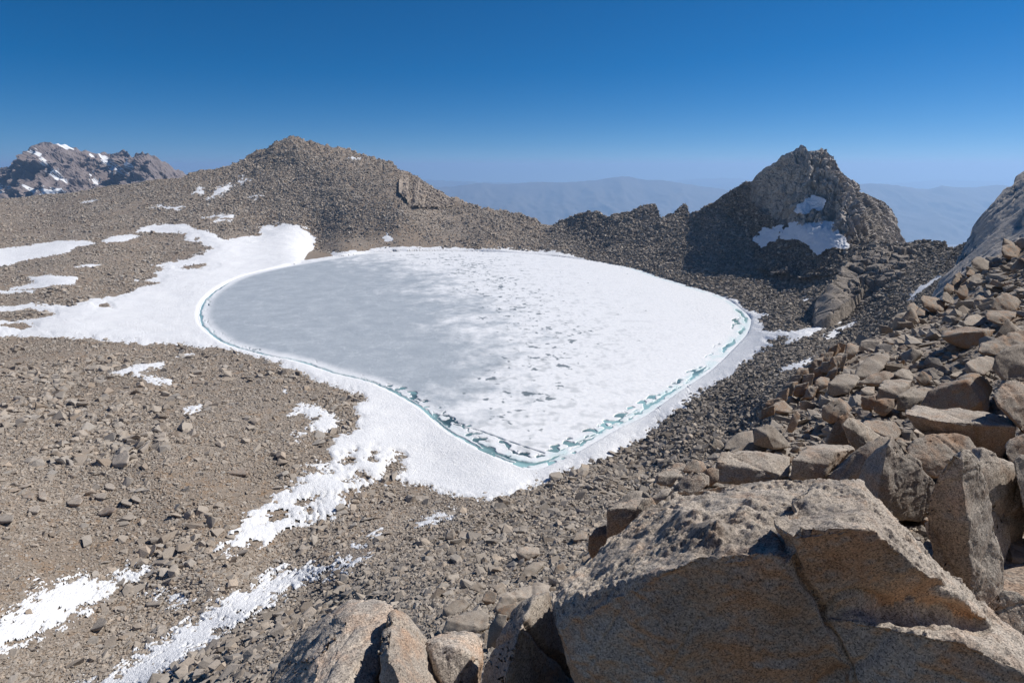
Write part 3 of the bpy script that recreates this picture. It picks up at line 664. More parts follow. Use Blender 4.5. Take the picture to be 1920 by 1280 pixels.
obj('granite_slab', mesh_np('granite_slab', sl.P.reshape(-1, 3), gridq(sl.nr, sl.nc), mat_slab(), smooth=True), label='steep smooth pale rock face rising behind the boulders at the right edge', category='rock face')

# ------------------------------------------------------------------ boulder ridge the camera stands on
RB_TOP = [(200,1500),(480,1400),(700,1345),(850,1310),(930,1260),(1010,1190),(1060,1110),(1110,1040),(1160,990),(1230,930),(1300,890),(1340,860),(1400,835),(1440,790),(1470,752),(1500,725),(1530,695),(1560,670),(1590,652),(1620,632),(1660,612),
 (1690,602),(1720,590),(1750,575),(1780,548),(1810,515),(1840,492),(1870,478),(1900,455),(1930,440),(2000,400),(2400,250)]
T_RB = TPS([(200,1500,2.6),(480,1420,2.8),(700,1350,3.2),(900,1290,3.6),(1010,1200,4.4),(1060,1110,5.2),(1110,1050,6.2),(1160,990,7.2),(1230,930,8.6),(1300,890,10),(1340,870,10.5),(1400,850,11),(1440,800,14),(1470,755,18),(1500,727,21),(1530,697,23),
 (1590,654,27),(1660,614,33),(1720,590,38),(1780,548,46),(1840,492,52),(1900,455,56),(2000,400,56),(2400,250,50),(1900,520,38),(1900,600,23),(1800,600,29),(1700,650,24),(1900,700,14),(1750,720,15.5),(1600,740,16),(1500,800,13.5),(1900,780,10.5),(1750,800,11),
 (1600,850,9.0),(1450,880,8.2),(1900,880,7.2),(1750,900,7.2),(1600,940,6.2),(1900,1000,5.0),(1900,1150,3.6),(1700,1150,3.6),(1400,1100,4.2),(1200,1150,3.9),(1900,1280,2.8),(1500,1280,3.0),(1200,1280,3.0),(1000,1380,2.6),(1500,1500,2.3),(2300,1500,2.3),(2300,900,5),(2300,600,14),(600,1600,2.2)])
rb = patch(220, 2320, 5.0, RB_TOP, [(200, 1620), (2400, 1560)], 180, T_RB, back=8, back_len=0.55, back_drop=1.1, power=0.9)
row_gap = np.linalg.norm(np.gradient(rb.P, axis=0), axis=-1)
rb_eff = np.maximum(rb.px * 2.2, row_gap * 0.9)
rb.disp = 0
for i, (wl, a) in enumerate([(6, .5), (2.6, .3), (1.1, .16), (0.45, .07)]):
    rb.disp = rb.disp + octave_disp(rb.P, rb_eff, wl, a, 80 + i)
rb.disp = rb.disp * sstep(2, 9, rb.P[..., 1]) - 0.10
rb.P = rb.P + rb.N * rb.disp[..., None]
obj('rocky_ridge', mesh_np('rocky_ridge', rb.P.reshape(-1, 3), gridq(rb.nr, rb.nc), mat_granite('ridge rock', .5, .5, .5, .8), smooth=False), kind='structure', label='broken bedrock ridge under the boulder field')

# mountain flank goes on behind the camera, unseen; added to bounce warm light forward
bx, by_ = np.meshgrid(np.linspace(-140, 150, 90), np.concatenate([np.geomspace(160, 2.2, 60)]))
bz = CAMZ - 1.9 + (by_ - 2.2) * 0.78 + 0.10 * np.clip(bx, -60, 60) * sstep(2, 20, by_)
BP = np.stack([bx, -by_, bz], -1); BP[..., 2] += 1.6 * noise(BP / 9.0, 140) * sstep(3, 20, by_) + 0.5 * noise(BP / 3.0, 141) * sstep(2.5, 8, by_)
obj('unseen_flank', mesh_np('unseen_flank', BP.reshape(-1, 3), gridq(*bx.shape), mat_cliff('flank rock', (0.33, 0.26, 0.20), (0.44, 0.36, 0.28), 2), smooth=False), kind='structure', label='unseen rocky mountainside added behind the viewpoint for warm bounce light')

# ------------------------------------------------------------------ far mountains
FM_TOP = [(-500,420),(-300,392),(-100,350),(0,318),(20,312),(35,300),(50,290),(57,280),(70,271),(82,268),(100,270),(120,273),(140,278),(150,283),(165,285),(180,288),(195,286),(210,290),(222,288),(232,282),(238,285),(247,297),(253,297),(255,290),(268,286),
 (285,292),(305,302),(325,315),(345,325),(370,340),(420,370),(480,400)]
T_FM = TPS([(-500,420,3400),(0,318,3500),(80,268,3600),(210,288,3900),(270,286,3500),(350,328,3700),(480,400,3600),(0,400,3000),(200,400,3100),(-400,460,2900),(400,420,3200),(120,340,3200),(280,350,3250)])
fm = patch(-480, 470, 2.1, FM_TOP, [(-500,470),(500,470)], 150, T_FM, back=8, back_len=0.25, back_drop=1.0)
PP = fm.P.copy(); warp = noise(PP / 260, 90)[..., None] * 120
Pw_ = PP + warp
rid = fbm(Pw_ / np.array([150, 330, 700]), 6, 91, ridged=True, gain=0.52)
rid2 = fbm(PP / np.array([60, 90, 120]), 3, 95, ridged=True)
fm.disp = (rid - 0.3) * 170 * sstep(0, 26, Vd := (fm.V - line(FM_TOP, fm.U))) + (rid2 - 0.3) * 40 * (0.35 + 0.65 * sstep(0, 15, Vd))
fm.P = fm.P + (fm.N * 0.5 + np.array([0, -0.5, 0])) * fm.disp[..., None]
fm.P[..., 2] += 16 * fbm(PP / np.array([45, 60, 200]), 3, 97, True) * sstep(40, 0, Vd) - 6
obj('far_mountain', mesh_np('far_mountain', fm.P.reshape(-1, 3), gridq(fm.nr, fm.nc), mat_far('mountain rock', (0.15, 0.125, 0.12), (0.26, 0.22, 0.21), 0.02), smooth=False), kind='structure', label='rugged purple brown mountain with snow gullies beyond the plateau')
fm_base = fm.base; fm.base = fm.P; fmd = fm.disp; fm.disp = 0 * fm.disp
for k, (poly, lab) in enumerate([([(186,292),(200,296),(222,306),(240,322),(262,333),(245,331),(220,324),(205,312)], 'long snow gully on the smooth flank of the far mountain'),
 ([(100,326),(108,324),(122,338),(126,344),(112,341)], 'snow patch in the middle gully of the far mountain'),
 ([(104,271),(125,274),(138,281),(120,280)], 'snow along the summit crest of the far mountain'),
 ([(250,304),(254,302),(264,318),(260,319)], 'snow sliver in the notch left of the last far summit'),
 ([(182,345),(190,344),(191,360),(184,358)], 'snow sliver low in a dark gully of the far mountain'),
 ([(60,352),(80,360),(84,366),(72,366)], 'snow strip low on the far mountain'),
 ([(92,363),(124,363),(125,369),(96,369)], 'snow strip at the foot of the far mountain'),
 ([(0,345),(12,352),(10,366),(2,360)], 'snow patch at the left edge on the far mountain'),
 ([(82,298),(92,304),(97,312),(88,306)], 'short snow gully under the far summit'),
 ([(170,292),(182,302),(180,304),(168,295)], 'thin snow gully beside the smooth flank of the far mountain'),
 ([(70,288),(82,292),(80,296),(72,292)], 'snow fleck below the far summit'),
 ([(172,326),(178,330),(176,336),(171,332)], 'snow fleck in a narrow gully of the far mountain'),
 ([(28,356),(36,358),(34,366),(28,362)], 'snow fleck low at the left of the far mountain')]):
    snow_on(fm, poly, lab, 3.5, 'snow on the far mountain', seed=700 + 11 * k, namp=1.3)

def farrange(name, top, Yc, Yf, zfoot, u0, u1, du, nr, amp, wl, mat, label):
    """a distant range: crest line at distance Yc, foot at Yf on the valley floor"""
    u = np.arange(u0, u1 + du, du); vt = line(top, u)
    crest = pt(u, vt, Yc)
    t = np.linspace(0, 1, nr)[:, None]
    P = np.empty((nr, len(u), 3)); ft = crest * 1.0
    ft[:, 1] = Yf; ft[:, 0] = crest[:, 0] * Yf / Yc; ft[:, 2] = zfoot
    P = crest[None] * (1 - t[..., None]) + ft[None] * t[..., None]
    hgt = (crest[:, 2] - zfoot)[None]
    P[..., 2] = zfoot + hgt * (1 - t) ** 1.35
    sp = fbm(P / np.array([wl, wl * 2.2, wl * 3]), 5, 200 + int(Yc) % 97, ridged=True, gain=0.55)
    P[..., 1] -= (sp - 0.2) * amp * np.sin(np.pi * np.clip(t * 1.15, 0, 1)) ** 0.6
    P[..., 2] += (sp - 0.4) * amp * 0.45 * np.sin(np.pi * np.clip(t, 0, 1)) ** 0.5
    P[0, :, 2] += 0.05 * amp * fbm(P[0] / (wl * 0.2), 4, 9, True)
    bk = []
    for k in (3, 2, 1):
        q = P[0].copy(); q[:, :2] *= 1 + 0.05 * k; q[:, 2] = zfoot + (q[:, 2] - zfoot) * (1 - 0.28 * k); bk.append(q)
    P = np.concatenate([np.array(bk), P], 0)
    obj(name, mesh_np(name, P.reshape(-1, 3), gridq(*P.shape[:2]), mat), kind='structure', label=label)
ZV = -2100
RG1 = [(560,372),(700,362),(820,352),(850,350),(900,344),(950,346),(1000,342),(1050,343),(1080,342),(1120,338),(1165,331),(1185,333),(1210,338),(1240,338),(1270,343),(1310,349),(1350,355),(1400,362),(1450,380),(1520,400),(1600,420)]
RG2 = [(1380,400),(1480,365),(1560,350),(1616,346),(1640,345),(1680,348),(1705,352),(1740,356),(1765,349),(1790,352),(1830,352),(1870,347),(1900,350),(1960,352),(2100,346),(2300,350)]
M_R = mat_far('desert range rock', (0.12, 0.105, 0.09), (0.17, 0.145, 0.12), 0.0012)
farrange('desert_range', RG1, 27000, 20500, ZV, 560, 1600, 3.5, 60, 650, 2300, M_R, 'broad hazy blue desert range behind the saddle')
farrange('desert_range', RG2, 23000, 17000, ZV, 1380, 2300, 3.5, 60, 600, 2100, M_R, 'hazy blue desert range between the peak and the right slab')
farrange('faint_range', [(300,362),(700,346),(800,338),(860,341),(930,343),(1000,345),(1150,350),(1300,352),(1400,352),(1600,360)], 42000, 33000, ZV, 300, 1600, 4, 40, 1500, 2600, M_R, 'faint far range left of the saddle at the horizon')
farrange('faint_range', [(1000,352),(1150,345),(1250,340),(1310,336),(1360,334),(1420,338),(1500,342),(1600,345),(1700,343),(1760,338),(1850,340),(2000,336),(2300,340)], 52000, 42000, ZV, 1000, 2300, 4, 40, 1500, 3000, M_R, 'faintest range on the horizon behind the granite peak')
# valley floor and the wide ground sheet under everything
nx = 60
gx = np.linspace(-75000, 75000, nx); gy = np.concatenate([np.linspace(-1500, 2000, 5), np.geomspace(2600, 64000, 45)])
GX, GY = np.meshgrid(gx, gy[::-1])
GZ = ZV + 30 * noise(np.stack([GX / 3000, GY / 3000, 0 * GX], -1), 3) - 0
obj('valley_floor', mesh_np('valley_floor', np.stack([GX, GY, GZ], -1).reshape(-1, 3), gridq(*GX.shape), mat_far('valley soil', (0.27, 0.235, 0.20), (0.36, 0.32, 0.28), 0.0006)), kind='structure', label='pale desert valley floor far below the saddle')

# ------------------------------------------------------------------ haze
HAZE = 1
if HAZE:
    b = bmesh.new(); bmesh.ops.create_cube(b, size=1.0)
    x0, x1, y0, y1, z0, z1 = -78000, 78000, -2000, 66000, ZV - 60, 420
    for v in b.verts: v.co = (x0 if v.co.x < 0 else x1, y0 if v.co.y < 0 else y1, z0 if v.co.z < 0 else z1)
    hm = D.meshes.new('haze'); b.to_mesh(hm); b.free()
    mt = D.materials.new('haze air'); mt.use_nodes = True; t = mt.node_tree; t.nodes.remove(t.nodes['Principled BSDF'])
    pv = t.nodes.new('ShaderNodeVolumePrincipled'); pv.inputs['Color'].default_value = (0.42, 0.66, 1.0, 1); pv.inputs['Density'].default_value = 5.0e-5; pv.inputs['Anisotropy'].default_value = 0.3
    t.links.new(pv.outputs[0], t.nodes['Material Output'].inputs['Volume']); hm.materials.append(mt)
    obj('haze', hm, kind='stuff', label='blue desert haze')

# ------------------------------------------------------------------ rocks: shared shapes
def hull_mesh(name, pts, mat, jitter=0):
    bm = bmesh.new()
    for p in pts: bm.verts.new(p)
    r = bmesh.ops.convex_hull(bm, input=bm.verts)
    bmesh.ops.delete(bm, geom=list({e for e in r['geom_interior'] + r['geom_unused'] if isinstance(e, bmesh.types.BMVert)}), context='VERTS')
    bmesh.ops.recalc_face_normals(bm, faces=bm.faces)
    me = D.meshes.new(name); bm.to_mesh(me); bm.free(); me.materials.append(mat); return me
protos = D.collections.new('rubble_shapes')
for k in range(16):
    n = random.randint(9, 15)
    ax = (random.uniform(.7, 1.25), random.uniform(.55, 1.0), random.uniform(.35, .9) if k % 3 else random.uniform(.18, .3))
    P = []
    for _ in range(n):
        v = np.array([random.uniform(-1, 1) for _ in range(3)]); v /= max(abs(v) ** 1.0) ** 0.85
        P.append(v * ax * 0.5)
    o = D.objects.new('rubble_shape', hull_mesh('rubble_shape', P, M_RUB)); protos.objects.link(o)

ng = D.node_groups.new('scatter rubble', 'GeometryNodeTree')
ng.interface.new_socket('Geometry', in_out='INPUT', socket_type='NodeSocketGeometry'); ng.interface.new_socket('Geometry', in_out='OUTPUT', socket_type='NodeSocketGeometry')
gi, go = ng.nodes.new('NodeGroupInput'), ng.nodes.new('NodeGroupOutput')
ci = ng.nodes.new('GeometryNodeCollectionInfo'); ci.inputs['Collection'].default_value = protos; ci.inputs['Separate Children'].default_value = True; ci.inputs['Reset Children'].default_value = True
ip_ = ng.nodes.new('GeometryNodeInstanceOnPoints'); ip_.inputs['Pick Instance'].default_value = True
def na(nm, ty):
    n = ng.nodes.new('GeometryNodeInputNamedAttribute'); n.data_type = ty; n.inputs['Name'].default_value = nm; return n.outputs['Attribute']
ng.links.new(gi.outputs[0], ip_.inputs['Points']); ng.links.new(ci.outputs[0], ip_.inputs['Instance'])
ng.links.new(na('pick', 'INT'), ip_.inputs['Instance Index']); ng.links.new(na('spin', 'FLOAT_VECTOR'), ip_.inputs['Rotation']); ng.links.new(na('size', 'FLOAT_VECTOR'), ip_.inputs['Scale'])
ng.links.new(ip_.outputs[0], go.inputs[0])
def rubble(name, P, S, T, label, flat=0.0, N=None):
    n = len(P); me = D.meshes.new(name); me.vertices.add(n); me.vertices.foreach_set('co', P.astype(np.float32).ravel())
    a = me.attributes.new('pick', 'INT', 'POINT'); a.data.foreach_set('value', rng.integers(0, 16, n).astype(np.int32))
    tl = 0.32
    rot = np.stack([rng.normal(0, tl, n), rng.normal(0, tl, n), rng.uniform(0, 6.28, n)], 1)
    a = me.attributes.new('spin', 'FLOAT_VECTOR', 'POINT'); a.data.foreach_set('vector', rot.astype(np.float32).ravel())
    s = S[:, None] * rng.uniform(0.8, 1.25, (n, 3))
    a = me.attributes.new('size', 'FLOAT_VECTOR', 'POINT'); a.data.foreach_set('vector', s.astype(np.float32).ravel())
    a = me.attributes.new('tone', 'FLOAT', 'POINT'); a.data.foreach_set('value', T.astype(np.float32))
    o = obj(name, me, kind='stuff', label=label); m = o.modifiers.new('scatter', 'NODES'); m.node_group = ng
    return o
def scatter(p, n, umin, umax, vmin, vmax):
    """uniform over the rows and columns of a sheet; returns indices and bilinear positions"""
    r0 = p.back
    nr, nc = p.nr - r0 - 1, p.nc - 1
    i = rng.uniform(0, nr - 0.01, n); j = rng.uniform(0, nc - 0.01, n)
    ii = i.astype(int) + r0; jj = j.astype(int); fi = (i % 1)[:, None]; fj = (j % 1)[:, None]
    P = (p.P[ii, jj] * (1 - fi) + p.P[ii + 1, jj] * fi) * (1 - fj) + (p.P[ii, jj + 1] * (1 - fi) + p.P[ii + 1, jj + 1] * fi) * fj
    u = p.U[ii, jj] ; v = p.V[ii, jj]
    return ii, jj, P, u, v
# basin rubble; stones run in coarse and fine streaks
cl_big = noise(g.base / np.array([26, 40, 30]), 130) + 0.8 * np.exp(-((Ug - 130) / 240) ** 2 - ((Vg - 850) / 120) ** 2) - 0.25
n = 1800000
ii, jj, P, u, v = scatter(g, n, 0, 0, 0, 0)
pxm = g.px[ii, jj]
smin = np.interp(v, [250, 480, 640, 800, 950, 1280], [2.5, 2.6, 2.9, 3.3, 3.8, 4.6])
smin = smin * (1 + 0.45 * near_talus[ii, jj] + 0.0 * u)
smin = smin * (1 - 0.14 * sstep(1000, 850, u) - 0.10 * sstep(1000, 850, u) * sstep(700, 500, v))
spx = smin * (1 - rng.uniform(0, 1, n)) ** (-1 / np.where(cl_big[ii, jj] > 0, 2.6, 3.8))
spx = np.minimum(spx, np.where(u < 1100, np.interp(v, [300, 480, 700, 1280], [9, 7, 22, 34]), np.interp(v, [300, 480, 700, 900, 1280], [9, 8, 11, 20, 34])))
cluster = noise(P / np.array([45, 45, 45]), 120) + 0.6 * noise(P / 14.0, 121)
dens = np.clip(0.50 + 0.55 * cluster, 0.10, 1)
dens = np.maximum(dens, 0.9 * near_talus[ii, jj])
dens = np.maximum(dens, 0.85 * hillc[ii, jj]); dens = np.maximum(dens, 0.95 * east[ii, jj]); dens = np.maximum(dens, 0.9 * sstep(1100, 1200, u) * sstep(900, 800, v))
# dense stone field at the left, sandy fans at the far shore
dens = np.maximum(dens, 0.85 * np.exp(-((u - 100) / 260) ** 2 - ((v - 860) / 150) ** 2))
sandy = np.exp(-((v - 462) / 22) ** 2) * sstep(560, 620, u) * sstep(960, 800, u)
dens *= 1 - 0.85 * sandy
area = 2.6 * (1164 / 400) * (0.5 + 0.5)              # pixels per grid cell roughly
plain = sstep(1050, 850, u) * (1 - near_talus[ii, jj]) * (1 - hillc[ii, jj])
gapr = row_px[ii] / row_px.mean()
keep = rng.uniform(0, 1, n) < dens * (2.6 / smin) ** 1.75 * (1 - 0.35 * plain * sstep(0.3, -0.2, cl_big[ii, jj])) * gapr
sm_ = snowmask[ii, jj]; l_ = lk[ii, jj]
keep &= (l_ < -0.3)
onsnow = sm_ > 0.5
keep &= ~onsnow | ((rng.uniform(0, 1, n) < 0.35 * sstep(14, 0, sm_) ** 2 * sstep(560, 760, v) + 0.02 * sstep(40, 5, sm_) * sstep(640, 900, v)))
keep &= (P[:, 1] > 8)
P, u, v, spx, pxm, sm_ = P[keep], u[keep], v[keep], spx[keep], pxm[keep], sm_[keep]; ii, jj = ii[keep], jj[keep]
S = spx * pxm; S = np.minimum(S, 4.5); S = np.where(sm_ > 0.5, np.minimum(S, 9 * pxm), S)
T = np.clip(tone[ii, jj] + rng.normal(0, .12, len(P)), 0, 1)
P[:, 2] += S * 0.10
P[:, 2] += np.where(sm_ > 0.5, 0.3, 0)
print('basin rubble', len(P))
rubble('rubble', P, S, T, 'loose stones and blocks strewn over the basin floor and slopes')
# ridge rubble, between the boulders
n = 110000
ii, jj, P, u, v = scatter(rb, n, 0, 0, 0, 0)
pxm = rb.px[ii, jj]
spx = 8 * (1 - rng.uniform(0, 1, n)) ** (-1 / 2.4); spx = np.minimum(spx, 34)
keep = (P[:, 1] > 4.5) & (rng.uniform(0, 1, n) < 0.55 * (v < 1100))
P, spx, pxm = P[keep], spx[keep], pxm[keep]
S = spx * pxm
P[:, 2] += S * 0.12
print('ridge rubble', len(P))
rubble('ridge_rubble', P, S, np.clip(rng.normal(.45, .15, len(P)), 0, 1), 'small broken stones wedged between the boulders of the ridge')
# peak talus apron
ii, jj, P, u, v = scatter(pk, 30000, 0, 0, 0, 0)
keep = cl[ii, jj] < 0.4
P = P[keep]; S = 2.2 * pk.px[ii, jj][keep] * (1 - rng.uniform(0, 1, len(P))) ** (-1 / 3); S = np.minimum(S, 5)
rubble('peak_talus', P, S, np.clip(rng.normal(.95, .1, len(P)), 0, 1), 'dark blocks covering the slope under the peak')

# BOULDERS_HERE
# ------------------------------------------------------------------ boulders
SCRATCH = []
def remesh(me, size):
    o = D.objects.new('tmp', me); COL.objects.link(o)
    m = o.modifiers.new('r', 'REMESH'); m.mode = 'VOXEL'; m.voxel_size = size
    dg = bpy.context.evaluated_depsgraph_get(); r = D.meshes.new_from_object(o.evaluated_get(dg))
    D.objects.remove(o); return r
def refine(me, L, rounds=6):
    bm = bmesh.new(); bm.from_mesh(me)
    bmesh.ops.triangulate(bm, faces=bm.faces)
    for _ in range(rounds):
        E = [e for e in bm.edges if e.calc_length() > L * 1.45]
        if not E: break
        bmesh.ops.subdivide_edges(bm, edges=E, cuts=1, use_grid_fill=True)
        bmesh.ops.triangulate(bm, faces=[f for f in bm.faces if len(f.verts) > 3])
    bmesh.ops.smooth_vert(bm, verts=bm.verts, factor=0.4, use_axis_x=True, use_axis_y=True, use_axis_z=True)
    bm.to_mesh(me); bm.free(); me.update(); return me
def get_co(me):
    c = np.empty(len(me.vertices) * 3, np.float32); me.vertices.foreach_get('co', c); return c.reshape(-1, 3).astype(float)
def get_no(me):
    c = np.empty(len(me.vertices) * 3, np.float32); me.vertices.foreach_get('normal', c); return c.reshape(-1, 3).astype(float)
def hulls(list_of_pts, mat):
    bm = bmesh.new()
    for pts in list_of_pts:
        m = hull_mesh('h', pts, mat); bm.from_mesh(m); D.meshes.remove(m)
    me = D.meshes.new('boulder'); bm.to_mesh(me); bm.free(); me.materials.append(mat); return me
def weather(me, size, seed, amt=1.0, pit=1.0, vox=None, extra=None):
    """roughen a remeshed rock: broad swells, chipped facets, pits on the faces that look up"""
    P = get_co(me); N = get_no(me)
    q = P / size + seed * 7.3
    d = 0.030 * noise(q * 3.0, 1) + 0.014 * noise(q * 7, 2)
    r = fbm(q * 11, 3, 3, True); d += 0.010 * (r - 0.4)
    v, e = cells(q * 4.5, 5); d += 0.016 * (v - 0.5) - 0.012 * sstep(0.06, 0, e) * (v > 0.55)
    d += 0.022 * noise(q * 1.7, 12)
    if vox and size / vox > 18:
        rr = np.random.default_rng(int(seed * 1000) + 1)
        for _ in range(2):
            nn = rr.normal(size=3); nn[2] *= 0.5; nn /= np.linalg.norm(nn)
            c = (q @ nn); c0_ = np.quantile(c, rr.uniform(.25, .75))
            d -= 0.024 * np.exp(-((c - c0_ + 0.03 * noise(q * 5, 14)) / max(0.010, 0.6 * vox / size)) ** 2)
    up = sstep(0.1, 0.7, N[:, 2])
    if vox is None or size / vox > 36:
        d += 0.007 * pit * up * (fbm(q * 40, 3, 6) - 0.1) + 0.003 * noise(q * 70, 9)
    P = P + N * (d * size * amt)[:, None]
    if extra is not None: P = extra(P, N)
    me.vertices.foreach_set('co', P.astype(np.float32).ravel()); me.update()
    return me
def finish(name, me, label, cat, mat, group=None, smooth_ang=True):
    P = get_co(me); b = np.array([P[:, 0].mean(), P[:, 1].mean(), P[:, 2].min()])
    me.vertices.foreach_set('co', (P - b).astype(np.float32).ravel()); me.update()
    me.materials.clear(); me.materials.append(mat); me.name = name
    me.polygons.foreach_set('use_smooth', np.full(len(me.polygons), bool(smooth_ang)))
    return obj(name, me, b, label=label, category=cat, group=group)
G_RB = 'boulders on the ridge'
def rockhull(pts, Y0, thick=0.8, back=True):
    """points (u, v, d): d is how far the point lies behind the front plane, in pixels at that distance"""
    a = np.array(pts, float); pxs = Y0 / F
    X = pt(a[:, 0], a[:, 1], Y0 + a[:, 2] * pxs)
    if back:
        c = a[:, :2].mean(0); w = np.ptp(a[:, 0]); h = np.ptp(a[:, 1])
        dm = a[:, 2].max() + thick * min(w, 1.6 * h) * 0.8
        bb = np.c_[c + (a[:, :2] - c) * 0.72 + [0, 0.10 * h], np.full(len(a), dm)]
        X = np.concatenate([X, pt(bb[:, 0], bb[:, 1], Y0 + bb[:, 2] * pxs)])
    return X
def boulder(label, pts, mat=0, name='boulder', Y=None, layer=None, thick=0.8, amt=1.0, div=None, sink=4, smooth=True, group=G_RB):
    a = np.array(pts, float)
    k = np.argmax(a[:, 1])
    if Y is None: Y = float((layer or T_RB)(a[k, 0], a[k, 1] + sink))
    w = max(np.ptp(a[:, 0]), np.ptp(a[:, 1])); size = w * Y / F
    me = hulls([rockhull(pts, Y, thick)], M_GR[0])
    div = div or float(np.clip(w / 4.6, 10, 46))
    me = refine(me, size / div)
    weather(me, size, random.uniform(0, 50), amt, vox=size / div)
    far = Y > 60
    return finish(name, me, label, 'boulder', (M_GRF if far else M_GR)[mat], group)

# --- the great foreground block, with the crack and the hollow
def big_block():
    A = [(1030,1120,2.75),(1040,1180,2.6),(1075,1240,2.5),(1105,1300,2.45),(1130,1420,2.4),(1170,1082,2.55),(1100,1100,2.62),(1300,1040,2.32),(1450,1030,2.25),(1480,1040,2.26),(1560,1180,2.2),(1640,1420,2.15),(1200,1420,2.3),
         (1060,1085,3.2),(1120,1030,3.5),(1165,995,3.8),(1215,955,4.0),(1270,918,4.2),(1350,904,4.3),(1430,897,4.3),(1530,900,4.2),(1600,903,4.1),(1400,1500,3.8),(1150,1350,3.6),(1700,1350,3.5)]
    B = [(1460,990,2.30),(1480,1015,2.22),(1545,1137,2.24),(1572,1112,2.25),(1640,1112,2.28),(1700,1130,2.30),(1760,1140,2.32),(1640,985,2.18),(1560,987,2.17),(1500,990,2.2),(1690,1022,2.22),(1745,1085,2.27),(1815,1148,2.30),(1862,1160,2.36),
         (1530,900,4.1),(1610,900,4.0),(1640,930,3.7),(1672,960,3.5),(1690,985,3.4),(1740,1025,3.2),(1770,1062,3.0),(1795,1105,2.85),(1840,1140,2.7),(1600,1200,3.6),(1800,1250,3.2)]
    C = [(1545,1142,2.24),(1565,1128,2.26),(1600,1113,2.5),(1640,1130,2.5),(1660,1165,2.20),(1715,1170,2.12),(1750,1160,2.08),(1810,1170,2.06),(1860,1190,2.04),(1925,1235,2.0),(1990,1290,2.0),(1750,1180,2.02),
         (1600,1280,2.10),(1640,1420,2.0),(1900,1420,1.9),(2000,1420,2.0),(1700,1140,2.6),(1830,1145,2.65),(1868,1165,2.55),(1905,1190,2.45),(1960,1230,2.4),(1990,1300,2.9),(1600,1350,3.2),(1900,1400,3.2)]
    me = hulls([pt(*np.array(x, float).T) for x in (A, B, C)], M_GR[0])
    me = remesh(me, 0.0128)
    so = D.objects.new('tmp', me); COL.objects.link(so); sm_m = so.modifiers.new('s', 'SMOOTH'); sm_m.iterations = 8; sm_m.factor = 0.6
    me2 = D.meshes.new_from_object(so.evaluated_get(bpy.context.evaluated_depsgraph_get())); D.objects.remove(so); me = me2
    def groove(P, N, line_, w, depth):
        u, v, px = proj(P); d = np.full(len(u), 1e9)
        uu = u + 5 * noise(P * 9, 50); vv = v + 5 * noise(P * 9, 51)
        for (x0, y0), (x1, y1) in zip(line_, line_[1:]):
            ex, ey = x1 - x0, y1 - y0; t = np.clip(((uu - x0) * ex + (vv - y0) * ey) / (ex * ex + ey * ey), 0, 1)
            d = np.minimum(d, np.hypot(uu - x0 - t * ex, vv - y0 - t * ey))
        front = (P[:, 1] < 2.75)
        k = np.exp(-(d / w) ** 2) * front
        return P - N * (k * depth)[:, None]
    def ex(P, N):
        P = groove(P, N, [(1452,985),(1478,1020),(1510,1090),(1543,1140),(1572,1200),(1592,1245),(1605,1300)], 5, 0.035)
        P = groove(P, N, [(1543,1140),(1570,1116),(1605,1109),(1640,1118),(1690,1136)], 5, 0.04)
        P = groove(P, N, [(1310,1160),(1290,1185),(1262,1230),(1235,1270)], 3, 0.012)
        P = groove(P, N, [(1662,1140),(1700,1150),(1770,1145),(1850,1160)], 12, 0.07)
        # rough broken top: knobs and hollows
        fr = 1 - sstep(0.12, 0.55, N[:, 2])
        P = P + N * (fr * (0.055 * noise(P * 1.7, 71) + 0.030 * noise(P * 4.2, 72) + 0.012 * fbm(P * 9, 3, 73, True) + 0.004 * noise(P * 30, 74)))[:, None]
        up = sstep(0.0, 0.55, N[:, 2])
        calm = 0.6 + 0.6 * sstep(-0.25, 0.35, noise(P * 1.6, 75))
        k = fbm(P * 2.6, 3, 61) * 0.09 + calm * (fbm(P * 9, 4, 62, gain=.65) * 0.055 - 0.028 * sstep(0.3, 0.75, noise(P * 6.5, 66)) + 0.012 * noise(P * 45, 63))
        P = P + np.array([0, -0.15, 1.0]) * ((k - 0.03) * up)[:, None]
        u, v, px = proj(P); kn = np.exp(-(((u - 1335) / 26) ** 2 + ((v - 1005) / 20) ** 2)) * up
        P = P + np.array([0, 0, 1]) * (kn * 0.09 * (1 + 0.5 * noise(P * 14, 64)))[:, None]
        return P
    weather(me, 2.2, 3.1, 0.45, 0.0, 0.01, ex)
    return finish('boulder', me, 'huge brown granite block with a crack and a dark hollow, filling the lower right', 'boulder', M_FRONT, G_RB)
M_FRONT = mat_granite('front granite', .4, .3, 1.3, 1.0, 1.0)
M_FRONT2 = mat_granite('near grey granite', .7, .45, .9, 1.1, 0.6)
big_block()

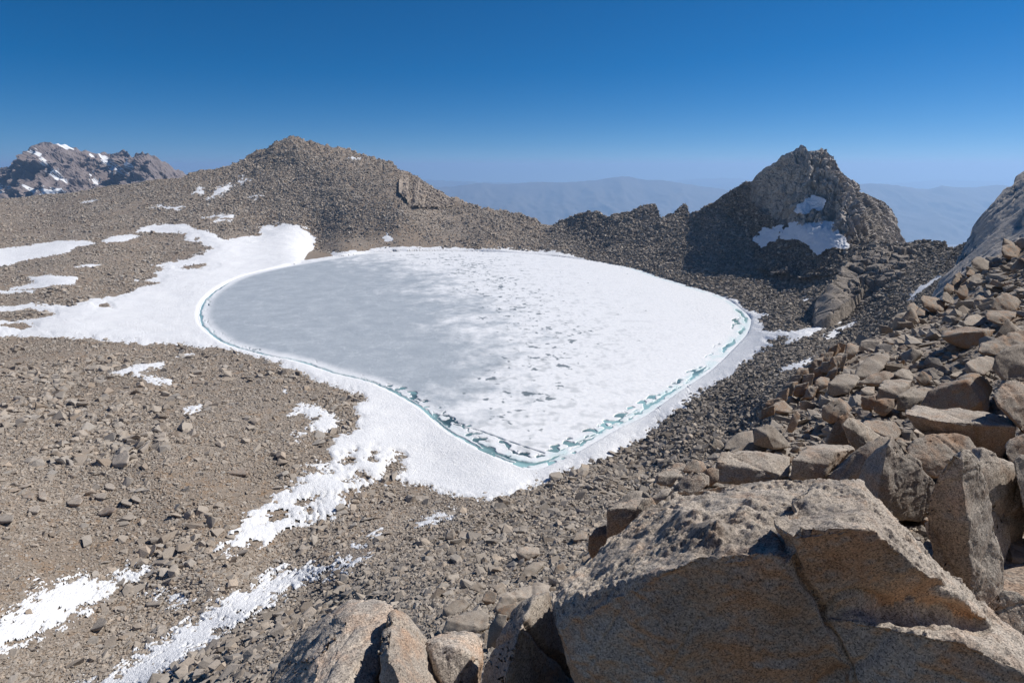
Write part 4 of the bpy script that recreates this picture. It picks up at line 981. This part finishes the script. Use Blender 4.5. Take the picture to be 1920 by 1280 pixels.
def near(label, pts, mat, div=90, amt=0.8, seed=None):
    X = pt(*np.array(pts, float).T); me = hulls([X], M_GR[0]); size = float(np.ptp(X, 0).max())
    me = refine(me, size / div, 8); weather(me, size, seed or random.uniform(0, 50), amt, vox=size / div)
    return finish('boulder', me, label, 'boulder', mat, G_RB)
near('grey round-shouldered boulder at the bottom edge, left one of the split pair', [(480,1330,3.2),(500,1290,3.4),(530,1240,3.6),(568,1192,3.8),(620,1147,4.0),(655,1130,4.05),(690,1127,4.0),(716,1133,3.85),(728,1150,3.7),(714,1176,3.5),(702,1220,3.3),(694,1290,3.0),(690,1400,2.6),(590,1230,3.2),(560,1400,2.4),(650,1165,3.55),(600,1250,4.6),(720,1200,4.5),(700,1350,4.2),(470,1420,3.0)], M_FRONT2, 72)
near('orange stained boulder at the bottom edge, right one of the split pair', [(700,1400,2.5),(704,1290,2.8),(706,1225,3.05),(716,1180,3.3),(736,1151,3.5),(758,1157,3.6),(785,1185,3.6),(795,1198,3.58),(820,1230,3.5),(850,1272,3.4),(880,1400,3.2),(728,1230,2.9),(755,1290,2.6),(780,1400,2.35),(760,1190,3.3),(800,1250,4.3),(760,1330,4.0)], M_GR[0], 72)
near('tan speckled boulder with a flat top right of the orange one at the bottom edge', [(800,1205,3.5),(812,1192,3.7),(835,1186,3.85),(872,1184,3.9),(893,1192,3.85),(905,1212,3.7),(905,1235,3.5),(895,1255,3.35),(880,1300,3.2),(840,1310,3.1),(815,1240,3.25),(850,1212,3.3),(880,1225,3.3),(860,1280,4.3),(880,1400,3.6),(830,1400,3.2)], M_FRONT2, 56)
near('wedge shaped boulder with a black shaded side between the pair and the huge block', [(880,1400,2.9),(888,1290,3.1),(903,1240,3.2),(930,1192,3.3),(962,1150,3.4),(1000,1117,3.5),(1025,1110,3.6),(1060,1130,3.9),(1075,1200,3.8),(1110,1300,3.7),(1120,1420,3.5),(1002,1122,3.35),(975,1180,3.0),(950,1260,2.8),(940,1400,2.7),(1040,1300,4.2)], M_GR[1], 72)

# --- boulders of the ridge, front to back: label, material, points
BL = [
 ('long flat slab with a sunlit speckled top lying across the boulder field', 3, dict(thick=.5), [(1697,775,25),(1707,765,90),(1740,761,160),(1790,766,165),(1850,776,160),(1890,785,150),(1903,795,80),(1752,788,0),(1800,797,0),(1905,800,10),(1715,800,30),(1740,822,35),(1800,860,25),(1870,865,30),(1905,825,40)]),
 ('big pointed grey boulder, its right face in deep shade', 1, {}, [(1605,900,30),(1620,868,30),(1640,840,22),(1672,815,5),(1680,820,8),(1715,862,30),(1753,905,60),(1745,930,50),(1735,975,45),(1665,835,-25),(1655,880,-40),(1646,930,-45),(1640,975,-35),(1610,960,10)]),
 ('tall grey pinnacle with a sharp ridge line, left of the crevice', 1, {}, [(1728,970,30),(1745,920,20),(1770,870,12),(1780,848,10),(1803,838,15),(1822,842,20),(1832,860,30),(1846,910,45),(1862,970,50),(1872,1050,55),(1880,1140,50),(1808,862,-18),(1811,960,-38),(1820,1060,-45),(1815,1130,-40),(1755,1060,0),(1790,1120,-25)]),
 ('tall grey pillar right of the crevice at the right edge', 3, dict(Y=4.6), [(1826,842,60),(1843,838,45),(1852,862,25),(1888,866,55),(1908,876,80),(1925,930,100),(1945,1120,110),(1835,880,-5),(1852,960,-20),(1868,1060,-30),(1880,1150,-35),(1920,1190,40)]),
 ('ribbed low rock at the right edge, at the foot of the crevice', 0, dict(Y=2.9), [(1840,1165,10),(1852,1130,20),(1880,1104,40),(1905,1108,50),(1935,1135,50),(1990,1200,40),(1990,1290,20),(1925,1250,-10),(1870,1200,-5)]),
 ('rough pitted brown boulder behind the grey pinnacle', 2, dict(sink=10), [(1698,840,30),(1715,825,45),(1735,816,55),(1762,812,75),(1790,812,80),(1815,818,75),(1832,842,60),(1815,868,20),(1765,895,0),(1730,890,0),(1702,855,8)]),
 ('rusty leaning rock on the left side of the pointed grey boulder', 0, dict(sink=8), [(1552,897,25),(1590,862,20),(1602,844,30),(1625,830,40),(1652,817,50),(1674,817,50),(1650,850,15),(1635,880,5),(1610,903,0),(1580,905,0)]),
 ('light stone at the right edge under the flat slab', 0, dict(sink=8), [(1885,835,20),(1893,823,30),(1930,810,40),(1960,820,50),(1960,880,20),(1900,872,0),(1885,850,5)]),
 ('dark grey boulder cut by the right edge beside the pillar', 1, dict(sink=20), [(1900,862,30),(1915,853,40),(1960,850,50),(1990,900,50),(1990,1010,10),(1930,990,0),(1906,900,10)]),
 ('large sunlit orange boulder leaning in from the right edge over the flat slab', 0, dict(sink=4), [(1863,742,25),(1875,725,45),(1892,714,65),(1920,708,80),(1995,712,90),(1995,830,20),(1925,815,0),(1895,782,0),(1870,757,5)]),
 ('big brown shaded block behind the flat slab', 2, dict(sink=0), [(1728,758,10),(1740,732,20),(1762,720,35),(1790,711,50),(1812,703,60),(1835,700,75),(1852,714,80),(1862,726,70),(1857,745,45),(1835,700,60),(1812,715,15),(1842,752,0),(1850,775,10),(1800,782,-5),(1735,775,0)]),
 ('white rounded boulder above the big brown block', 3, {}, [(1811,682,8),(1818,674,30),(1832,670,45),(1850,666,60),(1864,672,60),(1864,690,30),(1845,703,0),(1814,700,0)]),
 ('large dark shaded boulder at the right edge above the leaning one', 1, {}, [(1860,690,10),(1866,664,20),(1895,652,45),(1925,640,60),(1995,636,80),(1995,716,10),(1880,712,0)]),
 ('long orange brown block under the tan cap stone', 2, {}, [(1764,632,5),(1767,620,40),(1778,616,75),(1802,612,85),(1840,614,80),(1866,618,70),(1852,645,12),(1833,654,0),(1800,650,0),(1775,641,2),(1815,621,0),(1845,620,5)]),
 ('tan cap stone resting on the long orange brown block', 3, dict(sink=6), [(1804,603,8),(1816,591,40),(1833,588,52),(1852,597,50),(1850,606,12),(1830,612,0),(1808,609,0)]),
 ('brown block behind the tan cap stone under the sunlit pointed rock', 2, dict(sink=6), [(1847,592,8),(1852,582,40),(1880,582,50),(1906,585,40),(1903,595,15),(1886,609,0),(1866,606,0),(1850,599,0)]),
 ('sunlit pointed rock near the right edge halfway up the ridge', 0, dict(sink=8), [(1857,577,0),(1868,556,15),(1886,548,30),(1904,557,45),(1914,566,40),(1906,584,5),(1870,584,0)]),
 ('grey triangular stone under the brown block at the right edge', 1, dict(sink=6), [(1864,632,0),(1875,615,10),(1890,598,20),(1905,612,30),(1912,630,10),(1880,638,0)]),
 ('coarse speckled orange boulder beside the large dark one', 0, dict(sink=2), [(1833,657,0),(1840,642,30),(1870,636,50),(1900,621,65),(1935,612,75),(1960,640,40),(1885,668,0),(1845,667,0)]),
 ('brown boat shaped boulder near the ridge edge', 2, dict(sink=5), [(1725,560,8),(1731,553,40),(1755,558,48),(1773,565,36),(1769,584,0),(1745,585,0),(1730,574,0)]),
 ('peaked brown rock at the ridge edge with a lit top corner', 0, dict(sink=3), [(1684,604,5),(1698,590,15),(1708,576,15),(1716,580,28),(1717,590,22),(1726,605,10),(1700,608,0)]),
 ('dark low wedge left of the peaked brown rock', 1, dict(sink=3), [(1670,598,5),(1682,588,15),(1700,584,25),(1704,592,10),(1690,602,0),(1672,603,0)]),
 ('small tan rock between the peaked rock and the boat shaped boulder', 0, dict(sink=3), [(1698,577,10),(1706,568,20),(1714,567,25),(1722,576,20),(1718,584,0),(1702,584,0)]),
 ('brown stone right of the peaked rock, in its shade', 2, dict(sink=3), [(1716,588,5),(1722,577,18),(1735,580,22),(1734,592,0),(1720,592,0)]),
 ('grey cube shaped block standing on the ridge edge before the pale slab', 1, dict(sink=3), [(1821,490,6),(1832,480,25),(1846,484,32),(1862,493,30),(1852,507,0),(1840,510,0),(1823,500,0)]),
 ('upper brown block near the pale slab with a slab leaning on it', 2, dict(sink=4), [(1878,470,6),(1880,460,25),(1900,458,32),(1914,468,28),(1908,484,0),(1890,486,0),(1880,478,0)]),
 ('leaning thin slab on top of the upper brown block', 0, dict(sink=16), [(1879,461,8),(1881,446,18),(1892,450,25),(1906,459,25),(1900,463,5)]),
 ('tan stone on the ridge edge, upper of two stacked cubes', 0, dict(sink=4), [(1790,516,5),(1798,510,18),(1811,518,24),(1806,528,4),(1795,530,0)]),
 ('brown stone on the ridge edge, lower of two stacked cubes', 2, dict(sink=3), [(1784,530,5),(1791,519,15),(1803,524,22),(1798,539,2),(1788,540,0)]),
 ('dark split block right of the stacked cubes', 1, dict(sink=3), [(1810,527,0),(1818,519,18),(1838,511,30),(1842,519,22),(1826,535,0),(1815,535,0)]),
 ('small brown block above the dark split block', 2, dict(sink=3), [(1811,514,0),(1818,504,15),(1829,507,22),(1826,517,0),(1813,519,0)]),
 ('dark brown rock with a white top below the stacked cubes', 2, dict(sink=3), [(1769,541,0),(1776,530,15),(1788,536,22),(1790,546,5),(1780,553,0),(1771,552,0)]),
 ('upright block with a vertical split near the ridge edge', 2, dict(sink=3), [(1793,548,0),(1800,536,12),(1811,532,20),(1817,545,14),(1812,558,0),(1800,562,0)]),
 ('pale tilted plate stone on the ridge edge', 3, dict(sink=3), [(1766,560,0),(1769,547,14),(1776,547,18),(1790,564,12),(1786,571,0),(1772,566,0)]),
 ('banded square block beside the jointed outcrop', 0, dict(sink=3), [(1583,664,0),(1587,645,15),(1593,641,25),(1610,648,30),(1609,660,5),(1594,675,0)]),
 ('large smooth grey block with a light top in mid slope', 1, {}, [(1550,738,5),(1553,718,8),(1568,705,45),(1590,700,60),(1607,702,62),(1613,708,45),(1604,722,10),(1590,738,0),(1560,745,0)]),
 ('grey table rock behind the large smooth grey block', 1, dict(sink=4), [(1600,706,0),(1606,690,20),(1625,672,50),(1645,662,80),(1665,660,90),(1672,668,70),(1655,690,20),(1640,706,0),(1610,712,0)]),
 ('orange brown block left of the smooth grey one', 2, dict(sink=3), [(1526,722,3),(1529,712,10),(1540,705,30),(1556,709,30),(1554,723,3),(1542,731,0),(1529,731,0)]),
 ('small squared stone left of the light topped block', 3, dict(sink=3), [(1614,741,2),(1614,731,6),(1622,724,30),(1640,724,32),(1640,738,4),(1630,744,0)]),
 ('brown cube under the small squared stone', 2, dict(sink=3), [(1614,758,2),(1615,743,6),(1640,740,12),(1644,752,5),(1640,768,0),(1618,768,0)]),
 ('light topped rectangular block in mid slope', 3, dict(sink=3), [(1645,748,0),(1646,727,5),(1655,713,50),(1690,710,70),(1712,712,65),(1698,724,20),(1694,745,0),(1670,752,0)]),
 ('brown block under the light topped rectangular one', 2, dict(sink=3), [(1638,772,0),(1640,751,5),(1652,746,22),(1678,747,24),(1677,766,5),(1657,780,0)]),
 ('wide grey slab sloping between the rectangular block and the brown block', 1, dict(sink=3), [(1680,770,0),(1682,742,5),(1702,730,40),(1735,724,70),(1750,728,60),(1735,745,20),(1708,772,0)]),
 ('half dome rock with a curved lit rim', 0, dict(sink=3), [(1610,718,0),(1630,706,15),(1645,697,25),(1657,694,32),(1670,697,32),(1683,707,22),(1678,718,0),(1640,724,0)]),
 ('rounded sunlit boulder right of the half dome rock', 3, dict(sink=3), [(1676,702,3),(1682,694,15),(1692,690,25),(1702,693,28),(1713,706,18),(1711,713,0),(1690,713,0)]),
 ('small diamond shaped orange rock in mid slope', 2, dict(sink=3), [(1716,709,0),(1729,694,12),(1748,705,22),(1746,714,5),(1735,722,0),(1722,716,0)]),
 ('flat pale stone between the diamond rock and the white boulder', 3, dict(sink=3), [(1781,703,0),(1788,698,20),(1802,696,25),(1814,702,20),(1805,709,0),(1788,711,0)]),
 ('pinkish block leaning on the diagonal slabs', 0, dict(sink=4), [(1541,785,0),(1541,765,6),(1560,749,18),(1575,744,26),(1590,757,38),(1598,766,34),(1590,775,6),(1578,788,0),(1555,794,0)]),
 ('leaning brown column below the pinkish block', 0, dict(sink=6), [(1545,836,0),(1556,808,4),(1572,780,8),(1590,770,18),(1600,780,28),(1606,800,24),(1592,832,0),(1570,838,0)]),
 ('diagonal sunlit slab with a pitted surface', 3, dict(sink=8), [(1579,795,0),(1590,782,15),(1602,784,30),(1625,797,45),(1650,815,52),(1655,822,44),(1645,835,14),(1605,850,0),(1590,825,0)]),
 ('tan block behind the diagonal sunlit slab', 0, dict(sink=4), [(1612,796,15),(1622,788,40),(1655,788,55),(1681,790,52),(1692,812,30),(1680,824,0),(1648,826,0)]),
 ('broad light grey block with a flat top behind the huge block', 3, dict(sink=5), [(1484,897,0),(1483,862,5),(1503,842,40),(1532,832,120),(1590,834,135),(1601,842,110),(1562,847,30),(1552,870,6),(1546,894,0),(1500,900,0)]),
 ('low tan block with a hole, left of the broad light grey one', 3, dict(sink=5), [(1338,902,0),(1343,865,10),(1352,848,40),(1370,846,60),(1402,844,85),(1450,847,95),(1484,854,60),(1482,893,0),(1430,907,0),(1380,905,0)]),
 ('shaded pyramid rock with a lit right face', 1, dict(sink=4), [(1412,832,0),(1414,802,8),(1437,795,16),(1452,800,26),(1478,827,32),(1484,838,24),(1450,843,-5),(1437,815,-10)]),
 ('rounded grey slab rock at the ridge edge left of the pyramid rock', 1, dict(sink=4), [(1357,842,0),(1361,828,18),(1384,811,36),(1412,805,50),(1414,832,10),(1390,845,0)]),
 ('small grey rock on the brink left of the rounded slab', 1, dict(sink=4), [(1333,836,3),(1340,822,15),(1352,824,18),(1359,838,6),(1352,848,0),(1338,846,0)]),
 ('reddish low rock in front of the shaded pyramid', 0, dict(sink=4), [(1362,850,0),(1380,842,12),(1402,829,20),(1425,828,28),(1442,834,22),(1440,844,4),(1405,853,0)]),
 ('thin tan slab on top of the dark crevice stones', 0, dict(sink=4), [(1442,766,0),(1455,754,18),(1470,750,26),(1487,765,22),(1482,774,0),(1458,775,0)]),
 ('narrow brown slab leaning left of the dark crevice', 0, dict(sink=4), [(1474,805,0),(1482,785,6),(1494,769,14),(1500,775,18),(1494,798,4),(1484,812,0)]),
 ('tall square cut block on the edge of the huge block', 0, dict(Y=4.9), [(1137,1015,0),(1138,953,4),(1160,943,30),(1190,932,75),(1215,934,75),(1200,952,12),(1196,985,0),(1185,1018,0),(1150,1040,0)]),
 ('round brown boulder right of the tall square cut block', 2, dict(Y=4.8), [(1190,985,0),(1194,952,4),(1204,934,18),(1222,932,30),(1234,950,22),(1226,965,5),(1208,992,0)]),
 ('cracked brown block left of the tall square cut one', 2, dict(Y=5.0), [(1102,1030,0),(1104,1005,3),(1118,988,20),(1138,980,32),(1142,1005,8),(1138,1035,0),(1112,1050,0)]),
 ('dark slab rock on the talus side of the tall square cut block', 1, dict(Y=6.6), [(1154,950,0),(1168,931,20),(1188,919,32),(1206,920,34),(1202,932,8),(1168,952,0)]),
 ('tan block perched above the talus with a shaded left face', 0, dict(Y=6.2), [(1230,905,0),(1230,891,8),(1240,882,34),(1262,877,48),(1279,881,42),(1272,893,8),(1260,911,0),(1240,910,0)]),
 ('brown rock behind the tan perched block', 2, dict(Y=6.6), [(1279,884,0),(1288,868,14),(1302,860,22),(1318,865,30),(1326,880,16),(1310,888,0)]),
 ('flat tan stone left of the brown perched rock', 0, dict(Y=7.2), [(1256,880,0),(1262,869,14),(1276,866,20),(1288,872,16),(1282,882,0)]),
 ('long tan rib of rock lying along the edge of the huge block', 0, dict(Y=4.7), [(1243,965,0),(1243,940,8),(1268,908,28),(1300,880,40),(1318,888,40),(1328,908,22),(1290,935,0),(1258,968,0)]),
 ('small knuckle of rock between the rib and the round brown boulder', 3, dict(Y=5.0), [(1215,962,0),(1220,932,8),(1240,918,22),(1260,914,28),(1256,928,5),(1238,944,0),(1226,968,0)]),
 ('rusty rock with a cavity left of the low tan block', 2, dict(Y=6.0), [(1320,905,0),(1323,880,8),(1338,875,20),(1348,880,18),(1346,902,0),(1332,912,0)]),
 ('grey lump of rock at the head of the rib', 1, dict(Y=5.6), [(1298,905,0),(1300,890,8),(1315,884,20),(1330,892,18),(1330,910,0),(1312,912,0)]),
]
for i, (lab, m, kw, pts) in enumerate(BL): boulder(lab, pts, m, **kw)

G_TA = 'larger blocks lying on the talus'
TL = [
 ('anvil shaped tan rock standing out of the talus', 0, [(967,1035,4),(972,1028,15),(985,1023,30),(1010,1026,34),(1014,1038,12),(990,1048,0),(980,1058,0),(972,1050,0)]),
 ('flat dark grey slab below the anvil shaped rock', 1, [(968,1092,0),(984,1064,30),(1000,1053,50),(1024,1052,60),(1012,1068,30),(992,1092,5)]),
 ('pale domed slab left of the huge block\'s lower corner', 3, [(928,1142,0),(938,1120,20),(968,1101,60),(1010,1090,85),(1036,1095,85),(1028,1118,30),(1005,1138,10),(968,1146,0)]),
 ('small upright tan rock right of the flat dark slab', 0, [(1036,1075,0),(1042,1060,10),(1055,1053,20),(1066,1066,15),(1061,1080,0),(1042,1082,0)]),
 ('tan block at the foot of the cracked brown block', 0, [(1073,1012,0),(1078,1000,15),(1090,993,25),(1103,998,22),(1100,1010,4),(1086,1018,0)]),
 ('wide grey slab left of the pale domed slab', 1, [(826,1188,0),(836,1162,20),(870,1148,60),(905,1140,70),(918,1150,55),(914,1178,10),(880,1194,0)]),
 ('grey block with a shaded front above the wide grey slab', 1, [(828,1162,0),(831,1141,10),(850,1126,30),(870,1120,42),(882,1132,32),(858,1156,0)]),
 ('brown arched rock over a dark gap', 2, [(925,1168,0),(930,1142,10),(950,1132,20),(965,1130,25),(975,1145,18),(955,1160,0)]),
 ('dark leaning rock beside the wedge shaped boulder', 1, [(912,1215,0),(918,1170,15),(935,1148,25),(952,1152,25),(945,1180,5),(925,1225,0)]),
 ('pinkish stone near the arched rock', 0, [(903,1125,0),(908,1112,12),(920,1105,18),(932,1112,14),(928,1130,0),(912,1135,0)]),
 ('light tan stone next to the pinkish one', 3, [(930,1112,0),(936,1102,12),(946,1100,16),(950,1112,8),(940,1120,0)]),
 ('grey brown lump in the middle of the talus', 1, [(880,1103,0),(886,1095,10),(898,1091,16),(906,1100,10),(898,1110,0)]),
 ('tan pointed stone high in the talus below the snow sliver', 0, [(834,1010,0),(838,998,8),(850,991,14),(856,1002,10),(850,1012,0)]),
 ('dark slab under the lip of the talus', 1, [(722,1125,0),(735,1107,12),(750,1102,20),(758,1110,14),(742,1125,0)]),
]
for lab, m, pts in TL: boulder(lab, pts, m, layer=T_MAIN, group=G_TA, sink=3)
G_PL = 'larger rocks on the stony plateau'
def simple(u, v, w, h, tilt=0.0):
    r = random.Random(int(u * 7 + v)); P = []
    for k in range(9):
        a = k / 9 * 6.283; e = r.uniform(.85, 1.1)
        x, y = math.cos(a) * w / 2 * e, math.sin(a) * h / 2 * e
        P.append((u + x, v + y + tilt * x, max(0, 0.15 - y / h) * h * 3.2 + r.uniform(-1, 1)))
    return P
PLN = [
 ('long brown boulder lying alone on the near gravel', 2, 444, 884, 50, 18, 0), ('pointed pale boulder on the stone field', 3, 226, 860, 36, 36, -.3), ('dark edged boulder, left of the two standing side by side', 2, 53, 928, 26, 22, 0),
 ('narrow boulder, right of the two standing side by side', 0, 80, 929, 18, 26, 0), ('large tan boulder with a deep shadow on the stone field', 0, 140, 939, 34, 24, -.1), ('light boulder below the pair of side by side boulders', 3, 64, 954, 24, 22, 0),
 ('square topped light boulder above the tan shadowed one', 3, 206, 912, 22, 14, .1), ('low grey boulder right of the tan shadowed one', 1, 188, 930, 22, 14, 0), ('flat split slab on the gravel, left piece', 1, 237, 941, 22, 14, .2), ('flat split slab on the gravel, right piece', 1, 255, 935, 22, 13, .3),
 ('tilted brown slab on the gravel below the split slab', 2, 200, 958, 36, 15, -.25), ('grey wide slab at the left edge', 1, 10, 972, 36, 18, -.1), ('pale twin boulder beside the lower snow strip', 0, 499, 938, 26, 16, 0), ('small dark hollow boulder by the snow strip', 2, 416, 961, 18, 12, 0),
 ('tall tan stone on bare ground near the snow strip', 0, 476, 922, 13, 11, 0), ('grey angular rock beside the pointed one', 1, 100, 873, 20, 12, .3), ('pale rock at the edge of the curled snow', 3, 390, 757, 16, 14, 0), ('dark rock in the hook of the snow patch', 1, 268, 700, 20, 10, 0),
 ('flat rock in the dark hollow of the rise', 2, 372, 716, 24, 8, 0), ('grey dark boulder above the streaky snow patch', 1, 200, 1123, 36, 20, 0), ('grey boulder on the rusty soil between snow patches', 1, 229, 1139, 18, 17, 0), ('flat dark slab on the rusty soil', 1, 289, 1130, 36, 14, -.15),
 ('pale leaning stone at the ribbed snow strip', 3, 374, 1143, 24, 22, -.5), ('brown block next to the pale leaning stone', 0, 347, 1154, 22, 14, -.2), ('rock stuck in the ribbed snow strip', 2, 504, 1136, 16, 11, 0), ('brown rock at the lower rim of the ribbed snow', 0, 578, 1111, 20, 24, -.4),
 ('grey blade rock above the ribbed snow', 1, 185, 1170, 34, 24, -.4), ('split pale rock below the blade rock', 3, 303, 1176, 20, 18, 0), ('rock half sunk in the streaky snow', 1, 225, 1090, 20, 16, -.3), ('flat rock at the rim of the streaky snow', 1, 92, 1106, 22, 12, 0),
 ('dark flat rock below the lower snow branch', 1, 452, 1035, 30, 10, -.3), ('pale square rock on brown gravel', 3, 573, 1026, 28, 18, 0), ('sharp stone near the end of the streaky patch', 0, 284, 1031, 20, 18, -.8), ('grey stone far out on bare gravel', 1, 321, 1048, 14, 11, 0),
 ('stone at the gravel rim of the ribbed snow', 1, 201, 1244, 20, 13, 0), ('dark rock beside the snowfield tip, leftmost of three', 1, 871, 909, 10, 6, 0), ('flat boulder on the snowfield tip, middle of three', 1, 911, 920, 18, 8, 0), ('boulder on the snowfield tip nearest the lake', 1, 922, 910, 18, 9, 0), ('dark rock frozen near the tip of the lake ice', 1, 971, 903, 14, 6, 0),
 ('large flat grey slab below the snowfield tip', 1, 790, 935, 40, 16, 0), ('grey slab right of the large flat one', 1, 815, 926, 30, 12, 0), ('dark long rock in the snow sliver', 1, 850, 964, 32, 12, 0), ('small brown rock on the snowfield right of the lake', 0, 1383, 675, 12, 6, -.2), ('pale block on the gravel left of the talus', 3, 672, 992, 22, 12, 0), ('two toned block beside the snow sliver', 0, 838, 972, 22, 12, 0)]
for lab, m, u_, v_, w_, h_, tl_ in PLN:
    boulder(lab, simple(u_, v_, w_, h_, tl_), m, 'boulder', layer=T_MAIN, group=G_PL, sink=-2, div=8, amt=0.8)

# --- the jointed outcrop on the ridge edge: stacked blocks
G_JO = 'stacked blocks of the jointed outcrop'
k = 0
for (u_, v_, w_, h_) in [(1452,756,26,16),(1466,742,22,18),(1478,730,20,20),(1490,716,22,22),(1502,703,20,20),(1514,716,16,18),(1500,730,18,16),(1517,694,20,20),(1530,682,20,18),(1533,700,16,18),(1546,672,18,20),(1548,690,15,16),(1560,662,18,20),(1563,682,16,20),(1572,655,16,20),(1576,674,14,18),(1440,772,24,14),(1520,735,18,14),(1560,700,14,14)]:
    P = []
    r = random.Random(k)
    for x in (-.5, .5):
        for y in (-.5, .5):
            for z in (0, .8): P.append((u_ + x * w_ * r.uniform(.8, 1.5) - y * h_ * r.uniform(.1, .7), v_ + y * h_ * r.uniform(.9, 1.5) + x * w_ * r.uniform(-.5, .2), z * w_ + (8 if y < 0 else 0) + r.uniform(-6, 6)))
    o = boulder('brown cracked block of the jointed outcrop, number', P, (2, 0, 2, 1)[k % 4], 'rock_block', group=G_JO, sink=2 + h_ * 0.2, div=14, amt=1.6)
    where = ['lowest step', 'second step', 'third step', 'dark middle', 'upper middle', 'inner face', 'inner corner', 'shoulder', 'upper shoulder', 'face under the shoulder', 'high step', 'face under the high step', 'summit edge', 'face under the summit', 'summit', 'back of the summit', 'toe', 'inner foot', 'right hand face'][k]
    o['label'] = 'brown cracked block at the %s of the jointed outcrop' % where; o['category'] = 'block'; k += 1

# --- many more boulders, sharing a dozen shapes
forms = []
for k in range(14):
    r = random.Random(100 + k); ax = (1.0, r.uniform(.6, .95), r.uniform(.3, .8)); P = []
    for _ in range(13):
        v = np.array([r.uniform(-1, 1) for _ in range(3)]); v /= np.abs(v).max() ** 0.8; P.append(v * ax * 0.5)
    me = refine(hull_mesh('f', P, M_GR[0]), 1 / 14); weather(me, 1.0, k * 3.3, 0.9)
    me.polygons.foreach_set('use_smooth', np.full(len(me.polygons), True)); forms.append(me)
fm_mats = {}
def form(k, m):
    if (k, m) not in fm_mats:
        me = forms[k].copy(); me.materials.clear(); me.materials.append(m); fm_mats[(k, m)] = me
    return fm_mats[(k, m)]
taken = [(np.mean([p[0] for p in q]), np.mean([p[1] for p in q]), np.ptp([p[0] for p in q])) for *_, q in BL + [(0, 0, x[2]) for x in TL]]
SHAPE = ['blocky', 'wedge shaped', 'angular', 'slabby', 'pointed', 'squarish', 'lumpy', 'sharp edged', 'flat topped', 'tapering', 'chunky', 'leaning', 'broken', 'faceted']
TONE = ['warm tan', 'grey', 'rust brown', 'pale']
def around(u, v):
    best = None
    for (lab, *_r), (tu, tv, w) in zip(BL, taken):
        d = math.hypot(tu - u, tv - v)
        if best is None or d < best[0]: best = (d, lab, tu, tv)
    _, lab, tu, tv = best
    short = lab.split(',')[0]
    for cut in (' with ', ' beside ', ' behind ', ' near ', ' at the ', ' lying ', ' left of ', ' right of ', ' under ', ' on the ', ' above ', ' resting ', ' between ', ' in ', ' below ', ' leaning ', ' before ', ' standing '):
        short = short.split(cut)[0]
    rel = 'above' if v < tv - abs(u - tu) * 0.7 else 'below' if v > tv + abs(u - tu) * 0.7 else 'left of' if u < tu else 'right of'
    return rel + ' the ' + short
cand = []
ii, jj, P, u, v = scatter(rb, 9000, 0, 0, 0, 0)
pxm = rb.px[ii, jj]
order = rng.permutation(len(P)); placed = []; seen = {}
for q in order:
    if len(placed) >= 165: break
    if v[q] > 1080 or P[q, 1] < 5.5 or not (1090 < u[q] < 1990): continue
    big = random.random()
    s = 13 + 34 * big ** 2.2
    s *= 1.25 if v[q] > 650 else 0.85
    if any((abs(a - u[q]) < (w + s) * 0.36) and abs(b - v[q]) < (w + s) * 0.26 for a, b, w in taken): continue
    taken2 = (u[q], v[q], s); placed.append((q, s)); taken.append(taken2)
autos = []
for q, s in placed:
    m = random.choice([0, 0, 1, 1, 1, 2, 2, 3]); k = random.randrange(14)
    S_ = s * pxm[q]
    rel = around(u[q], v[q])
    sz = 'small' if s < 22 else 'mid-sized' if s < 34 else 'large'
    lab = f'{sz} {TONE[m]} {SHAPE[k]} rock {rel}'
    autos.append(None)
    o = obj('rock', form(k, (M_GRF if P[q, 1] > 60 else M_GR)[m]), P[q] + np.array([0, 0, S_ * 0.18]), label=' '.join(lab.split()[:16]), category='rock', group='loose rocks on the boulder ridge')
    autos[-1] = (v[q], o)
    o.rotation_euler = (random.gauss(0, .5), random.gauss(0, .5), random.uniform(0, 6.28)); o.scale = (S_ * 1.15,) * 3

by = {}
for vq, o in autos: by.setdefault(o['label'], []).append((vq, o))
for lab, L in by.items():
    if len(L) > 1:
        L.sort(key=lambda x: x[0])
        for i, (_, o) in enumerate(L):
            w = ('the upper one', 'the lower one') if len(L) == 2 else ('the uppermost', 'the middle one', 'the lowest', 'the very lowest')
            o['label'] = ' '.join(lab.split()[:13]) + ', ' + w[min(i, len(w) - 1)]
